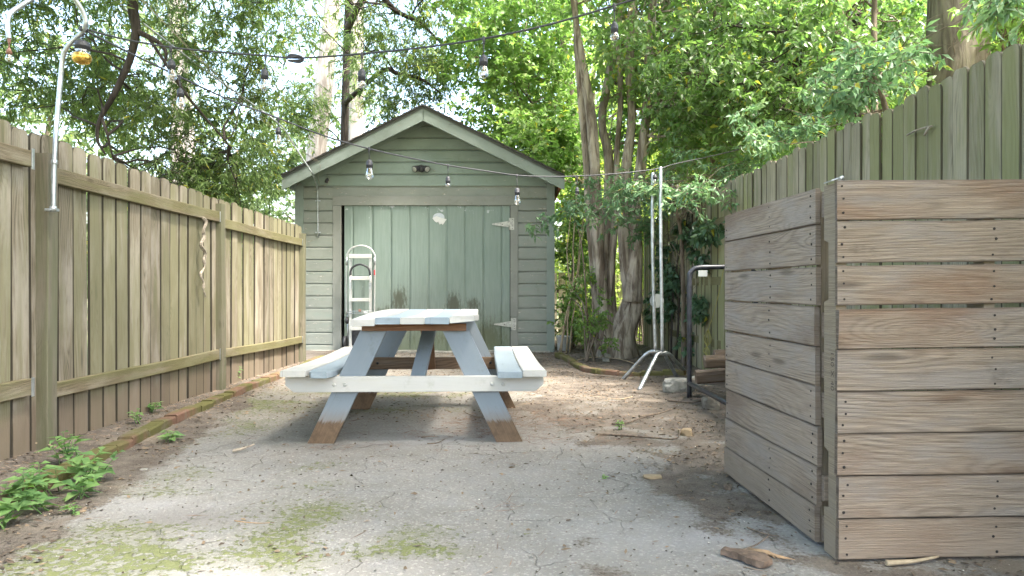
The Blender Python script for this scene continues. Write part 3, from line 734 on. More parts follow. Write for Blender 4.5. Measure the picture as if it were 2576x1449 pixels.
c = m.mix(m.sm(z, 1.25, .5, 0, .5), c, m.mix(m.sm(st2, .42, .6), (.145, .175, .155), (.235, .265, .243)))
nn = m.noise(o, 3.2, 5, .65); c = m.mix(m.sm(nn, .52, .7, 0, .35), c, (.165, .215, .20))
ch = m.noise(m.comb(m.math('MULTIPLY', x, 9), 0.0, m.math('MULTIPLY', z, 9)), 1, 6, .7)
topb = m.sm(z, 1.95, 2.12, 0, .13)
c = m.mix(m.sm(m.math('ADD', ch, topb), .70, .712), c, (.42, .44, .45))
mi = m.math('ADD', m.attr('mildew'), m.math('MULTIPLY', m.math('SUBTRACT', m.noise(m.comb(m.math('MULTIPLY', x, 34), 0.0, m.math('MULTIPLY', z, 8)), 1, 6, .75), .5), 2.6))
c = m.mix(m.sm(mi, .32, 1.1, 0, .88), c, (.055, .058, .038))
c = m.mix(m.sm(z, .75, .05, 0, .6), c, (.12, .14, .075))
m.col(c); m.bump(m.math('ADD', st2, ch), .25, .004)
door = put('door', me, m.m, sh, smooth=False)
bm = nb(); box(bm, ((dl + dr) / 2, YS + .02, 1.07), (dr - dl - .01, .02, 2.13)); bmobj('door_backing', bm, mat['dark'], door)
bm = nb(); box(bm, (-1.24, YS + .3, 1.2), (3.6, .02, 2.3)); bmobj('interior', bm, mat['dark'], sh)
for (xa, yc, zc) in ((1278, 564, 0), (1283, 815, 0)):
    bm = nb(); X = sx(xa + 9); Z = sz(yc); yh = YS - .036
    tip = sx(xa - 39)
    pts = [(sx(xa + 4), yh, Z - .055 + .008), (sx(xa + 4), yh, Z + .045), (tip, yh, Z + .006), (tip - .01, yh, Z - .003), (tip, yh, Z - .012)]
    poly_prism(bm, pts[::-1], (0, .0055, 0))
    box(bm, (sx(xa + 10), yh - .001, Z), (.065, .006, .175), .002)
    tube(bm, [(sx(xa + 3.5), yh - .004, Z - .088), (sx(xa + 3.5), yh - .004, Z + .088)], .008, 8)
    for dz in (-.065, -.03, .03, .065): lathe(bm, (sx(xa + 11), yh - .004, Z + dz), [(.005, 0), (.005, .003)], 8, (0, -1, 0), mat=1)
    lathe(bm, (sx(xa - 14), yh - .0005, Z - .004), [(.007, 0), (.007, .003)], 8, (0, -1, 0), mat=1)
    bmobj('hinge', bm, [mat['rust'], mat['nail']], door)
# torn sticker + old paper on the door
bm = nb(); pts = []
for i in range(16):
    a = 2 * math.pi * i / 16; pts.append((sx(1104) + .085 * math.cos(a), YS - .0175, sz(547) + .065 * math.sin(a)))
poly_prism(bm, pts[::-1] if False else pts, (0, .002, 0))
bmobj('sticker_backing', bm, mat['sticker'], door)
bm = nb(); pts = [(1088, 549), (1093, 556), (1098, 560), (1103, 558), (1106, 565), (1111, 563), (1114, 566), (1119, 559), (1124, 552), (1118, 550), (1108, 548), (1098, 544)]
poly_prism(bm, [(sx(a), YS - .0205, sz(b)) for a, b in pts], (0, .002, 0)); bmobj('torn_sticker', bm, mat['paper'], door)
# concrete sill and floor pad under the shed
bm = nb(); board(bm, (-3.1, YS - .03, -.005), (1, 0, 0), (0, 1, 0), 3.65, .16, .06, 12, .01, warp=lambda u, x, y, wd, td: Vector((0, 0, .008 * math.sin(u * 5)))); bmobj('sill', bm, mat['conc'], sh)

# floodlight on the gable
fx, fz = sx(1061), sz(427)
fl = thing('floodlight', 'small black twin-head floodlight mounted high on the shed gable', 'floodlight', (fx, YS - .02, fz))
bm = bmesh.new(); lathe(bm, (fx, YS - .019, fz + .01), [(.05, 0), (.055, .02), (.045, .05), (.02, .06)], 16, (0, -1, 0)); tube(bm, [(fx - .06, YS - .07, fz + .02), (fx, YS - .075, fz + .045), (fx + .06, YS - .07, fz + .02)], .02, 8); bmobj('housing', bm, mat['socket'], fl, smooth=True)
for s in (-1, 1):
    bm = bmesh.new(); lathe(bm, (fx + s * .055, YS - .055, fz + .02), [(.02, -.01), (.035, 0), (.042, .03), (.048, .07), (.044, .072)], 14, (s * .55, -.7, -.45)); bmobj('lamp_head', bm, mat['socket'], fl, smooth=True)
    bm = bmesh.new(); c0 = Vector((fx + s * .055, YS - .055, fz + .02)) + Vector((s * .55, -.7, -.45)).normalized() * .0725
    lathe(bm, c0, [(.040, 0), (.030, .004), (.0, .006)], 14, (s * .55, -.7, -.45)); bmobj('lens', bm, mat['alu'], fl, smooth=True)
# little socket light at left of the gable
q = P(823, 452, YS - .03)
sl_ = thing('wired_socket', 'small loose black socket dangling from a thin wire at the left gable end', 'socket', q)
bm = bmesh.new(); lathe(bm, q, [(.02, -.05), (.026, -.045), (.026, .0), (.012, .02), (.005, .03)], 12, (.3, 0, 1)); bmobj('socket', bm, mat['socket'], sl_, smooth=True)
bm = bmesh.new(); tube(bm, smooth_pts([P(803, 412, 10.08), P(806, 420, 10.08), P(800, 440, 10.3), P(803, 460, YS - .035), P(812, 467, YS - .04), P(822, 462, YS - .04), P(829, 450, YS - .03), P(826, 441, YS - .03)]), .003, 5); bmobj('wire', bm, mat['vine'], sl_, smooth=True)

# ------------------------------------------------------------------ conduit pipe from the shed
cp = thing('conduit_pole', 'long bent metal conduit fixed to the shed wall and reaching over the yard', 'pole', P(800, 597, YS - .04))
bm = bmesh.new(); pts = [P(800, 598, YS - .04), P(799, 490, YS - .04), P(798, 474, 10.47), P(794, 458, 10.32), P(787, 440, 10.07), P(776, 421, 10.02), P(762, 400, 9.98), P(735, 357, 9.9), P(715, 325, 9.8), P(690, 302, 9.7), P(650, 272, 9.6), P(560, 208, 9.3), P(460, 135, 9.0), P(350, 50, 8.6), P(250, -28, 8.3)]
tube(bm, smooth_pts(pts, 5), .0115, 10); bmobj('pipe', bm, mat['galv'], cp, smooth=True)
for y_ in (505, 585):
    bm = nb(); q = P(800, y_, YS - .03); box(bm, q, (.075, .02, .02), .003); lathe(bm, q + Vector((0, -.005, -.01)), [(.016, 0), (.016, .02)], 10); bmobj('strap', bm, mat['galv'], cp)
# thin guy wires running beside it
bm = bmesh.new()
for k in range(3):
    a, b = P(345 + 4 * k, -10, 6 + .2 * k), P(800 + 3 * k, 412 - 2 * k, 10.08)
    pp = [a.lerp(b, i / 24) + Vector((0, 0, -.05 * math.sin(math.pi * i / 24) * (k + 1))) for i in range(25)]
    tube(bm, pp, .0022, 4)
tag(bmobj('guy_wire', bm, mat['vine'], origin=P(800, 412, 10.08), smooth=True), 'thin twisted overhead wires slanting down to the left end of the shed roof', 'wire')

# ------------------------------------------------------------------ pipe hook on the left fence post
Yh = 3.93
hp = thing('pipe_hook', 'curved galvanised pipe strapped to the left fence post, arching over the fence', 'pole', P(133, 530, Yh))
bm = bmesh.new()
pts = [P(134, 528, 3.92), P(137, 400, 3.92), P(148, 250, 3.92), P(157, 155, 3.91), P(165, 125, 3.9), P(185, 100, 3.9), P(206, 82, 3.9), P(215, 62, 3.88), P(213, 40, 3.87), P(200, 15, 3.85), P(180, -10, 3.82), P(145, -26, 3.78), P(100, -15, 3.72), P(60, 10, 3.66), P(30, 30, 3.62), P(20, 48, 3.6), P(20, 75, 3.6), P(23, 98, 3.6)]
tube(bm, smooth_pts(pts, 6), .0125, 12); bmobj('pipe', bm, mat['galv'], hp, smooth=True)
bm = bmesh.new(); q = P(137, 408, 3.92); lathe(bm, q, [(.0155, -.012), (.0165, -.008), (.0165, .008), (.0155, .012)], 12); bmobj('coupling', bm, mat['galv'], hp, smooth=True)
bm = nb(); box(bm, P(131, 528, 3.915), (.062, .03, .014), .003); lathe(bm, P(134, 528, 3.92) + Vector((0, 0, -.01)), [(.017, 0), (.017, .03)], 12); lathe(bm, P(125, 528, 3.895), [(.006, 0), (.006, .006)], 8, (0, -1, 0)); bmobj('strap', bm, mat['galv'], hp)
bm = bmesh.new(); lathe(bm, P(210, 74, 3.9) + Vector((0, 0, -.015)), [(.015, 0), (.022, .008), (.022, .022), (.015, .03)], 10); bmobj('tape_wrap', bm, mat['socket'], hp, smooth=True)

# ------------------------------------------------------------------ string lights
def bulb_set(root, top, drop, sockh, bh, bw, kind='clear', lean=(0, 0), socketmat=None):
    """tee on the cord, short drop, socket, glass bulb"""
    top = Vector(top); ax = Vector((lean[0], lean[1], -1)).normalized()
    bm = bmesh.new(); lathe(bm, top + Vector((0, 0, .012)), [(.004, 0), (.009, .006), (.009, .016), (.006, .03), (.0035, .04)], 10, (0, 0, -1)); tube(bm, [top, top + ax * (drop + .01)], .003, 6)
    s0 = top + ax * drop; r = bw * .40
    lathe(bm, s0, [(.004, -.004), (r * .45, 0), (r * .85, .010), (r, .018), (r * .97, sockh * .55), (r * 1.04, sockh * .58), (r * 1.04, sockh * .68), (r * .98, sockh * .7), (r * .98, sockh), (r * .7, sockh)], 14, ax)
    so = bmobj('socket', bm, socketmat or mat['socket'], root, smooth=True)
    b0 = s0 + ax * (sockh - .004)
    bm = bmesh.new(); R_ = bw / 2
    if kind == 'gold': pr = [(r * .8, 0), (r * .9, .006), (R_ * .6, bh * .15), (R_ * .88, bh * .32)]
    else: pr = [(r * .75, 0), (r * .8, bh * .1), (R_ * .82, bh * .3), (R_ * .98, bh * .5), (R_, bh * .64), (R_ * .9, bh * .8), (R_ * .62, bh * .93), (R_ * .25, bh * .99), (.0005, bh)]
    lathe(bm, b0, pr, 18, ax, cap=False); bu = bmobj('bulb', bm, mat['glass'], so, smooth=True)
    if kind == 'gold':
        bm = bmesh.new(); lathe(bm, b0, [(R_ * .88, bh * .32), (R_ * .98, bh * .45), (R_, bh * .58), (R_ * .94, bh * .74), (R_ * .75, bh * .89), (R_ * .4, bh * .975), (.0005, bh)], 18, ax, cap=False); bmobj('gold_cap', bm, mat['brass'], so, smooth=True)
    bm = bmesh.new(); tube(bm, [b0 + ax * .005, b0 + ax * (bh * .35)], .004, 5)
    for s in (-1, 1): tube(bm, [b0 + ax * (bh * .3), b0 + ax * (bh * .45) + Vector((s * R_ * .35, 0, 0)), b0 + ax * (bh * .75) + Vector((s * R_ * .2, 0, 0)), b0 + ax * (bh * .8)], .0012, 4)
    bmobj('filament', bm, mat['filament'], so)
GRP = None
s1 = thing('string_light', 'nearest string of clear bulbs sagging across the yard above the picnic table', 'string light', P(212, 72, 3.9))
A = [P(212, 72, 3.9), P(300, 96, 3.92), P(430, 119, 3.95), P(550, 131, 3.97), P(668, 140, 3.98), P(742, 146, 3.97), P(840, 141, 3.93), P(912, 135, 3.85), P(1060, 120, 3.68), P(1217, 97, 3.45), P(1380, 62, 3.42), P(1545, 14, 3.4), P(1700, -35, 3.35)]
bm = bmesh.new(); tube(bm, smooth_pts(A, 6), .0052, 8); bmobj('cord', bm, mat['socket'], s1, smooth=True)
bm = bmesh.new(); c0 = P(742, 148, 3.96)
for k in range(3): tube(bm, smooth_pts([c0 + Vector((-.045, 0, .004 * k)), c0 + Vector((-.02, -.012, .018 - .008 * k)), c0 + Vector((.03, -.01, .012)), c0 + Vector((.045, .0, -.002)), c0 + Vector((.02, .01, -.016 + .006 * k)), c0 + Vector((-.04, .005, -.008))], 5), .006, 6)
bmobj('cord_knot', bm, mat['socket'], s1, smooth=True)
for (x, y, Y, dy, sh_, bh_, bw_, kd) in ((209, 80, 3.9, 22, .052, .082, .098, 'gold'), (430, 119, 3.95, 32, .052, .068, .052, 'c'), (668, 140, 3.98, 34, .056, .068, .050, 'c'), (911, 136, 3.85, 38, .064, .040, .052, 'c'), (1217, 97, 3.45, 42, .052, .064, .052, 'c'), (1545, 14, 3.4, 42, .050, .040, .044, 'c')):
    t = P(x, y, Y); bulb_set(s1, t, dy / F * Y, sh_, bh_, bw_, kd, lean=(random.uniform(-.05, .05), 0))
s2 = thing('string_light', 'farther string of clear bulbs running from the left pipe hook past the shed gable', 'string light', P(213, 78, 3.9))
B = [P(213, 76, 3.9), P(330, 135, 4.15), P(452, 193, 4.4), P(570, 248, 4.7), P(702, 298, 5.0), P(820, 343, 5.2), P(928, 374, 5.4), P(1030, 397, 5.7), P(1127, 416, 6.0), P(1215, 429, 6.2), P(1300, 441, 6.4), P(1380, 444, 6.55), P(1452, 443, 6.7), P(1560, 436, 6.85), P(1658, 424, 7.0), P(1700, 412, 7.1), P(1850, 378, 7.6), P(2000, 330, 8.0)]
bm = bmesh.new(); tube(bm, smooth_pts(B, 5), .0058, 8); bmobj('cord', bm, mat['socket'], s2, smooth=True)
for (x, y, Y, dy, sh_, bh_, bw_) in ((452, 193, 4.4, 30, .052, .072, .052), (700, 298, 5.0, 22, .052, .080, .048), (928, 374, 5.4, 28, .062, .092, .062), (1127, 416, 6.0, 28, .058, .030, .05), (1300, 441, 6.4, 32, .062, .095, .058), (1452, 443, 6.7, 28, .062, .01, .045), (1648, 427, 7.0, 12, .045, .05, .05)):
    t = P(x, y, Y); bulb_set(s2, t, dy / F * Y, sh_, bh_, bw_, lean=(random.uniform(-.05, .05), 0))
s3 = thing('hanging_bulb', 'single small bulb in a reddish socket hanging from the far tip of the pipe hook', 'light bulb', P(23, 98, 3.6))
bulb_set(s3, P(23, 98, 3.6), 24 / F * 3.6, .030, .042, .034, socketmat=mat['brown_socket'])

# ------------------------------------------------------------------ PICNIC TABLE
TX, TY = -.5595, 4.1
tb = thing('picnic_table', 'white and pale blue wooden picnic table with attached benches and bare brown feet', 'picnic table', (TX, TY, 0))
def at(px, Y): return (px - CX) / F * Y
planks = [(at(882, TY), at(943, TY), 'white_paint'), (at(943.5, TY), at(1006, TY), 'blue_top'), (at(1006.5, TY), at(1068, TY), 'white_paint'), (at(1068.5, TY), at(1130, TY), 'blue_top'), (at(1131, TY), at(1194, TY), 'white_paint')]
for i, (a, b, mt) in enumerate(planks):
    bm = nb()
    def wp(u, x, y, wd, td, i=i, c=(a + b) / 2):
        t = u / 1.85
        v = Vector((0, 0, 0)); v.z = -.016 * math.sin(math.pi * t) * (1 if i in (1, 2, 3) else .3)
        if i == 4: v.z += .018 * (1 - t) ** 2 * (1 if x > 0 else .3); v.x += .03 * math.exp(-((t) / .12) ** 2) * (x > 0) * (0 if t < .03 else 1)
        if i == 0: v.z += -.010 * (1 - t) * 1 + .018 * math.sin(t * 3)
        return v
    y0 = TY + (.0 if i != 4 else -.004) + random.uniform(0, .006)
    board(bm, ((a + b) / 2, y0, .727), (0, 1, 0), (1, 0, 0), 1.85, b - a, .038, 16, .005, warp=wp, rag=.003)
    bmobj('tabletop_plank', bm, mat[mt], tb)
for (a, b, mt, top) in ((at(707, TY), at(771, TY), 'white_paint', 1), (at(772, TY), at(836, TY), 'blue_top', 0), (at(1252, TY), at(1315, TY), 'blue_top', 0), (at(1316, TY), at(1376, TY), 'white_paint', 1)):
    bm = nb()
    def wp(u, x, y, wd, td, o=top, a=a):
        t = u / 1.85; return Vector((.012 * math.sin(3.1 * t) * (1 if a < -.8 else -.5), 0, -.004 * math.sin(t * 6 + a) + (.008 * (1 - t) if o else 0)))
    pr = None
    if 'blue' in mt and a < -1: pr = [(0, .62), (.045, .9), (.11, 1), (.5, 1), (.9, 1), (1.3, 1), (1.85, 1)]
    elif a > -.0 and o: pr = [(0, .93), (.05, 1), (.5, 1), (1.0, 1), (1.4, 1), (1.80, 1), (1.85, .85)] if False else None
    board(bm, ((a + b) / 2, TY + random.uniform(0, .004), .416), (0, 1, 0), (1, 0, 0), 1.85, b - a, .037, 14, .005, prof=pr, warp=wp, rag=.002)
    bmobj('bench_plank', bm, mat[mt], tb)
def leg(bx, tx_, y, z0, z1):
    bm = nb(); a, b = Vector((bx, y, 0)), Vector((tx_, y, z1)); d = (b - a)
    n = d.normalized(); L = d.length; uvl = bm.loops.layers.uv['UVMap']
    w_ = .070 / n.z if False else .076
    # mitred ends: a parallelogram prism
    hw_ = .07 / abs(n.z)
    pts = []; N = 8
    for i in range(N + 1): q = a.lerp(b, i / N); pts.append((q.x - hw_, y - .019, q.z))
    right = [(a.lerp(b, i / N).x + hw_, y - .019, a.lerp(b, i / N).z) for i in range(N, -1, -1)]
    off = random.uniform(0, 30)
    lo = [bm.verts.new(p) for p in pts]; hi = [bm.verts.new(p) for p in right[::-1]]
    lo2 = [bm.verts.new((p[0], y + .019, p[2])) for p in pts]; hi2 = [bm.verts.new((p[0], y + .019, p[2])) for p in right[::-1]]
    fs = []
    for i in range(N):
        u0, u1 = L * i / N + off, L * (i + 1) / N + off
        for q, vv_ in (((lo[i], hi[i], hi[i + 1], lo[i + 1]), (0, .14, .14, 0)), ((lo2[i + 1], hi2[i + 1], hi2[i], lo2[i]), (.3, .44, .44, .3)), ((lo2[i], lo[i], lo[i + 1], lo2[i + 1]), (.5, .54, .54, .5)), ((hi[i], hi2[i], hi2[i + 1], hi[i + 1]), (.6, .64, .64, .6))):
            f = bm.faces.new(q); uu = (u0, u0, u1, u1) if q[0] is not lo2[i + 1] else (u1, u1, u0, u0)
            for lp, a_, b__ in zip(f.loops, uu, vv_): lp[uvl].uv = (a_, b__ + off)
    bm.faces.new((lo[0], lo2[0], hi2[0], hi[0])); bm.faces.new((lo[N], hi[N], hi2[N], lo2[N]))
    bmesh.ops.bevel(bm, geom=[e for e in bm.edges if e.calc_face_angle(0) > .5], offset=.002, segments=1, affect='EDGES')
    return bmobj('leg', bm, mat['leg_paint'], tb)
y1, y2 = 4.262, 5.50
leg(at(811, 4.25), at(943, 4.25), y1, 0, .664); leg(at(1285, 4.25), at(1148, 4.25), y1, 0, .664)
leg(at(811, 4.25) + .01, at(943, 4.25) + .03, y2, 0, .700); leg(at(1285, 4.25) + .01, at(1148, 4.25), y2, 0, .700)
def beam(y, zc, mt, h=.089):
    x0, x1 = at(722, 4.2), at(1370, 4.2); bm = nb(); c = .05
    pts = [(x0, y - .019, zc + h / 2), (x0, y - .019, zc - h * .05), (x0 + c, y - .019, zc - h / 2), (x1 - c, y - .019, zc - h / 2), (x1, y - .019, zc - h * .05), (x1, y - .019, zc + h / 2)]
    poly_prism(bm, pts, (0, .038, 0)); bmesh.ops.bevel(bm, geom=list(bm.edges), offset=.002, segments=1, affect='EDGES')
    return bmobj('cross_beam', bm, mat[mt], tb)
b1 = beam(4.222, .3535, 'white_paint', .090); b2 = beam(y2 - .04, .350, 'old_wood')
for X in (at(843, 4.2), at(870, 4.2), at(1239, 4.2), at(1267, 4.2)):
    bm = bmesh.new(); lathe(bm, (X, 4.203, .352), [(.011, 0), (.010, .004), (.005, .006)], 12, (0, -1, 0)); bmobj('bolt', bm, mat['white_metal'], b1, smooth=True)
for X in (at(846, 4.2), at(872, 4.2), at(1239, 4.2), at(1267, 4.2)):
    bm = bmesh.new(); lathe(bm, (X, y2 - .059, .352), [(.011, 0), (.010, .004), (.005, .006)], 12, (0, -1, 0)); bmobj('bolt', bm, mat['blackpaint'], b2, smooth=True)
for y_, xa, xb in ((4.222, at(912, 4.2), at(1174, 4.2)), (5.52, at(912, 4.2), at(1174, 4.2))):
    bm = nb(); board(bm, (xa, y_, .6855), (1, 0, 0), (0, 0, 1), xb - xa, .042, .038, 4, .003); bmobj('cleat', bm, mat['raw_wood'], tb)
bm = nb(); a, b = Vector((at(1048, 4.3), 4.30, .32)), Vector((at(1070, 4.3) , 4.93, .70)); board(bm, a, b - a, (1, 0, .05), (b - a).length, .089, .036, 2, .003); bmobj('brace', bm, mat['blue_paint'], tb)
bm = nb(); a, b = Vector((at(1096, 5.4) - .0, 5.42, .32)), Vector((at(1085, 5.0) , 4.99, .70)); board(bm, a, b - a, (1, 0, .05), (b - a).length, .089, .036, 2, .003); bmobj('brace', bm, mat['raw_wood'], tb, label='bare brown rear brace')
tb.rotation_euler = (0, 0, R(2.1))

# ------------------------------------------------------------------ PALLETS
def nails(bm, spots, nrm):
    for p in spots: lathe(bm, p, [(random.uniform(.0035, .0055), -.001), (.0035, .0012)], 7, nrm, mat=1)
fp = thing('pallet', 'weathered brown pallet standing on edge facing the camera, with a stamped stringer', 'pallet', (1.08, 2.42, 0), group='two pallets screwed together as a screen')
zs = [0.006, .141, .283, .424, .565, .705, .850, .991, 1.134, 1.268]
tops = [0.138, .2815, .4225, .5635, .703, .8385, .982, 1.131, 1.266]
for i in range(9):
    bm = nb(); zb, zt = zs[i], tops[i]; tilt = (.010 + .010 * i / 8) / 1.02
    x0 = 1.083 + random.uniform(-.004, .003)
    def wp(u, x, y, wd, td, k=i):
        return Vector((0, .003 * math.sin(u * 4 + k), (.0025 if x > 0 else -.0022) * mnoise.noise(Vector((u * 5, k * 3.1 + (x > 0), 0)))))
    board(bm, (x0, 2.397, (zb + zt) / 2), (1, .03, tilt * .6), (0, 0, 1), 1.02, zt - zb - .001, .019, 28, .003, warp=wp, rag=.002)
    sp = []
    for cx_, n_ in ((.022, 3), (.53, 3), (.99, 2)):
        for k in range(n_): sp.append((x0 + cx_ + random.uniform(-.008, .008), 2.3872 + .03 * cx_, zb + (zt - zb) * (.18 + .32 * k) + random.uniform(-.008, .008) + tilt * .6 * cx_))
    nails(bm, sp, (0, -1, 0))
    bmobj('deck_board', bm, [mat['pallet'], mat['nail']], fp)
def stringer(bm, x, y0, y1, z0, z1, w_, axis='x', notch=True):
    """vertical stringer with two notches cut in its rear edge"""
    dn = .035
    prof = [(y0, z0), (y0, z1), (y1, z1)]
    if notch:
        for (a, b) in ((1.075, .86), (.36, .15)) if notch == 1 else ((1.0, .80), (.40, .17)):
            prof += [(y1, a), (y1 - dn, a - .01), (y1 - dn, b + .01), (y1, b)]
    prof += [(y1, z0)]
    poly_prism(bm, [(x, p[0], p[1]) for p in prof], (w_, 0, 0))
bm = nb(); stringer(bm, 1.083, 2.4075, 2.497, .0, 1.262, .036)
so_ = bmobj('stringer', bm, mat['stringer'], fp)
for xx in (1.59, 2.06):
    bm = nb(); stringer(bm, xx, 2.409 + .03 * (xx - 1.08), 2.50 + .03 * (xx - 1.08), .0, 1.262, .036); bmobj('stringer', bm, mat['stringer'], fp)
for z in (.07, .21, .50, .64, .78, 1.20):
    bm = nb(); board(bm, (1.085, 2.512, z), (1, .03, 0), (0, 0, 1), 1.02, .088, .018, 2, .002); bmobj('back_board', bm, mat['pallet_side'], fp)
# stamp on the stringer's left face, reading downwards
fc = bpy.data.curves.new('stamp', 'FONT'); fc.body = '150 X 40'; fc.size = .034; fc.space_character = 1.05
fo = bpy.data.objects.new('stamp_tmp', fc); C.objects.link(fo); bpy.context.view_layer.update()
me = bpy.data.meshes.new_from_object(fo.evaluated_get(bpy.context.evaluated_depsgraph_get())); bpy.data.objects.remove(fo)
# glyph x -> -Z, glyph y -> -Y
rot = Matrix(((0, 0, -1, 1.0818), (0, -1, 0, 0), (-1, 0, 0, 0), (0, 0, 0, 1)))
rot = Matrix(((0, 0, 1, 1.0822), (0, -1, 0, 2.4425), (-1, 0, 0, .695), (0, 0, 0, 1)))
me.transform(rot); st = put('stamp', me, mat['ink'], so_); st['label'] = 'stamped text 150 X 40 reading downwards'
# bracket on top of the corner
bt = nb(); a = P(2088, 458, 2.44); board(bt, (1.07, 2.44, 1.268), (.045, .03, .016), (0, 1, 0), .055, .06, .004, 1, .001); tube(bt, [(1.105, 2.43, 1.277), (1.122, 2.445, 1.284), (1.125, 2.46, 1.274), (1.115, 2.47, 1.265)], .007, 8)
tag(bmobj('metal_bracket', bt, mat['galv'], origin=(1.09, 2.44, 1.264)), 'small bent grey metal bracket on top of the pallet corner', 'bracket')
sp_ = thing('pallet', 'grey brown pallet standing on edge receding from the camera to the firewood rack', 'pallet', (1.06, 3.0, 0), group='two pallets screwed together as a screen')
zs2 = [0.012, .142, .283, .424, .566, .704, .848, .990, 1.134]
tp2 = [.140, .281, .4215, .564, .702, .8445, .984, 1.1315, 1.262]
for i in range(9):
    bm = nb(); zb, zt = zs2[i], tp2[i]
    def wp(u, x, y, wd, td, k=i):
        return Vector((.002 * math.sin(u * 5 + k), 0, (.002 if x > 0 else -.002) * mnoise.noise(Vector((u * 5, k * 5.1 + (x > 0), 3)))))
    ys_ = 2.535 + random.uniform(-.006, .006) - (.012 if i in (2, 6) else 0)
    board(bm, (1.078, ys_, (zb + zt) / 2), (-.027, 1, (.004 if i > 4 else -.002)), (0, 0, 1), .985, zt - zb - .001, .019, 24, .003, warp=wp, rag=.002)
    sp = []
    for cy, n_ in ((.035, 3), (.42, 3), (.96, 2)):
        for k in range(n_): sp.append((1.0682 - .027 * cy, ys_ + cy + random.uniform(-.008, .008), zb + (zt - zb) * (.18 + .32 * k) + random.uniform(-.006, .006)))
    nails(bm, sp, (-1, 0, 0))
    bmobj('deck_board', bm, [mat['pallet_side'], mat['nail']], sp_)
for yy in (2.545, 3.0, 3.47):
    bm = nb(); box(bm, (1.0905 + .045 - .027 * (yy - 2.54), yy + .018, .63), (.089, .036, 1.24), .003); bmobj('stringer', bm, mat['stringer'], sp_)
for z in (.08, .22, .50, .64, .78, 1.18):
    bm = nb(); board(bm, (1.192, 2.56, z), (-.027, 1, 0), (0, 0, 1), .95, .088, .018, 2, .002); bmobj('back_board', bm, mat['pallet_side'], sp_)

# ------------------------------------------------------------------ galvanised pole stand
ps = thing('pole_stand', 'pair of tall galvanised poles on splayed bent pipe feet near the right fence', 'stand', G(1650, 955))
def pole(pts, r, nm='pole', m_='galv', root=ps, n=6):
    bm = bmesh.new(); tube(bm, smooth_pts(pts, n) if n else pts, r, 12); return bmobj(nm, bm, mat[m_], root, smooth=True)
pole([P(1649, 884, 7.1), P(1644, 740, 7.1), P(1641, 560, 7.1), P(1642, 470, 7.1), P(1642, 435, 7.1)], .0165)
pole([P(1666, 888, 6.9), P(1664, 740, 6.9), P(1662, 560, 6.9), P(1662, 470, 6.9), P(1662, 420, 6.9)], .0165)
q1, q2, q3, q4 = G(1567, 954), G(1608, 981), G(1705, 952), G(1733, 944)
pole([q1, q1.lerp(P(1622, 894, 7.15), .5), q1.lerp(P(1622, 894, 7.15), .92), P(1632, 887, 7.14), P(1650, 884, 7.1), P(1672, 892, 7.15), q3.lerp(P(1672, 892, 7.15), .85), q3.lerp(P(1672, 892, 7.15), .4), q3], .0185, 'foot')
pole([q2, q2.lerp(P(1648, 902, 6.85), .5), q2.lerp(P(1648, 902, 6.85), .92), P(1654, 892, 6.87), P(1666, 888, 6.9), P(1682, 890, 6.93), q4.lerp(P(1688, 896, 6.95), .85), q4.lerp(P(1688, 896, 6.95), .4), q4], .0185, 'foot')
bm = bmesh.new(); q = P(1652, 757, 7.12); lathe(bm, q, [(.068, 0), (.07, .002), (.07, .006), (.068, .008)], 24, (0, -1, 0)); bmobj('reflector_disc', bm, mat['pale_plate'], ps)
# firewood rack: black bent tube frame
Yk = 5.97
fr = thing('firewood_rack', 'black bent tube firewood rack standing beside the far end of the pallet screen', 'rack', G(1734, 1004))
Xk = (1734 - CX) / F * Yk
pole([(Xk, Yk, .0), (Xk, Yk, .5), (Xk, Yk, .98), (Xk + .015, Yk, 1.055), (Xk + .07, Yk, 1.09), (Xk + .2, Yk + .0, 1.095), (Xk + .45, Yk + .0, 1.095), (Xk + .53, Yk, 1.06), (Xk + .55, Yk, .98), (Xk + .55, Yk, .5), (Xk + .55, Yk, 0)], .0205, 'tube_frame', 'blackpaint', fr)
for dx in (.0, .55): pole([(Xk + dx, Yk, .13), (Xk + dx, Yk - 1.5, .13)], .018, 'side_rail', 'blackpaint', fr, 0)
bm = nb(); board(bm, (Xk + .03, Yk + .05, .15), (.55, -.45, 0), (0, 0, 1), .9, .03, .10, 2, .003); bmobj('shelf_board', bm, mat['grey_wood'], fr)
bm = nb(); box(bm, P(1768, 688, 5.94), (.075, .004, .05), .001); bmobj('tag_plate', bm, mat['pale_plate'], fr)
k = 0
for (x, y, z, L, r, an, lab) in ((Xk + .30, 5.72, .23, .62, .055, .1, 'bark covered log lowest on the firewood rack'), (Xk + .36, 5.62, .335, .66, .05, -.05, 'squared brown firewood log in the middle of the rack pile'), (Xk + .50, 5.80, .385, .70, .055, .35, 'thick tan log slanting on top of the firewood rack pile')):
    bm = nb(); d = Vector((math.cos(an), -math.sin(an) * .3, math.sin(an) * .25)); board(bm, Vector((x, y, z)) - d * L / 2, d, (0, 1, .2), L, r * 2, r * 1.7, 6, r * .35, warp=lambda u, x_, y_, wd, td: Vector((0, 0, .01 * math.sin(u * 9 + z * 20))), rag=.01)
    tag(bmobj('firewood_log', bm, mat['old_wood'], origin=(x, y, z - r)), lab, 'log', 'logs on the firewood rack')

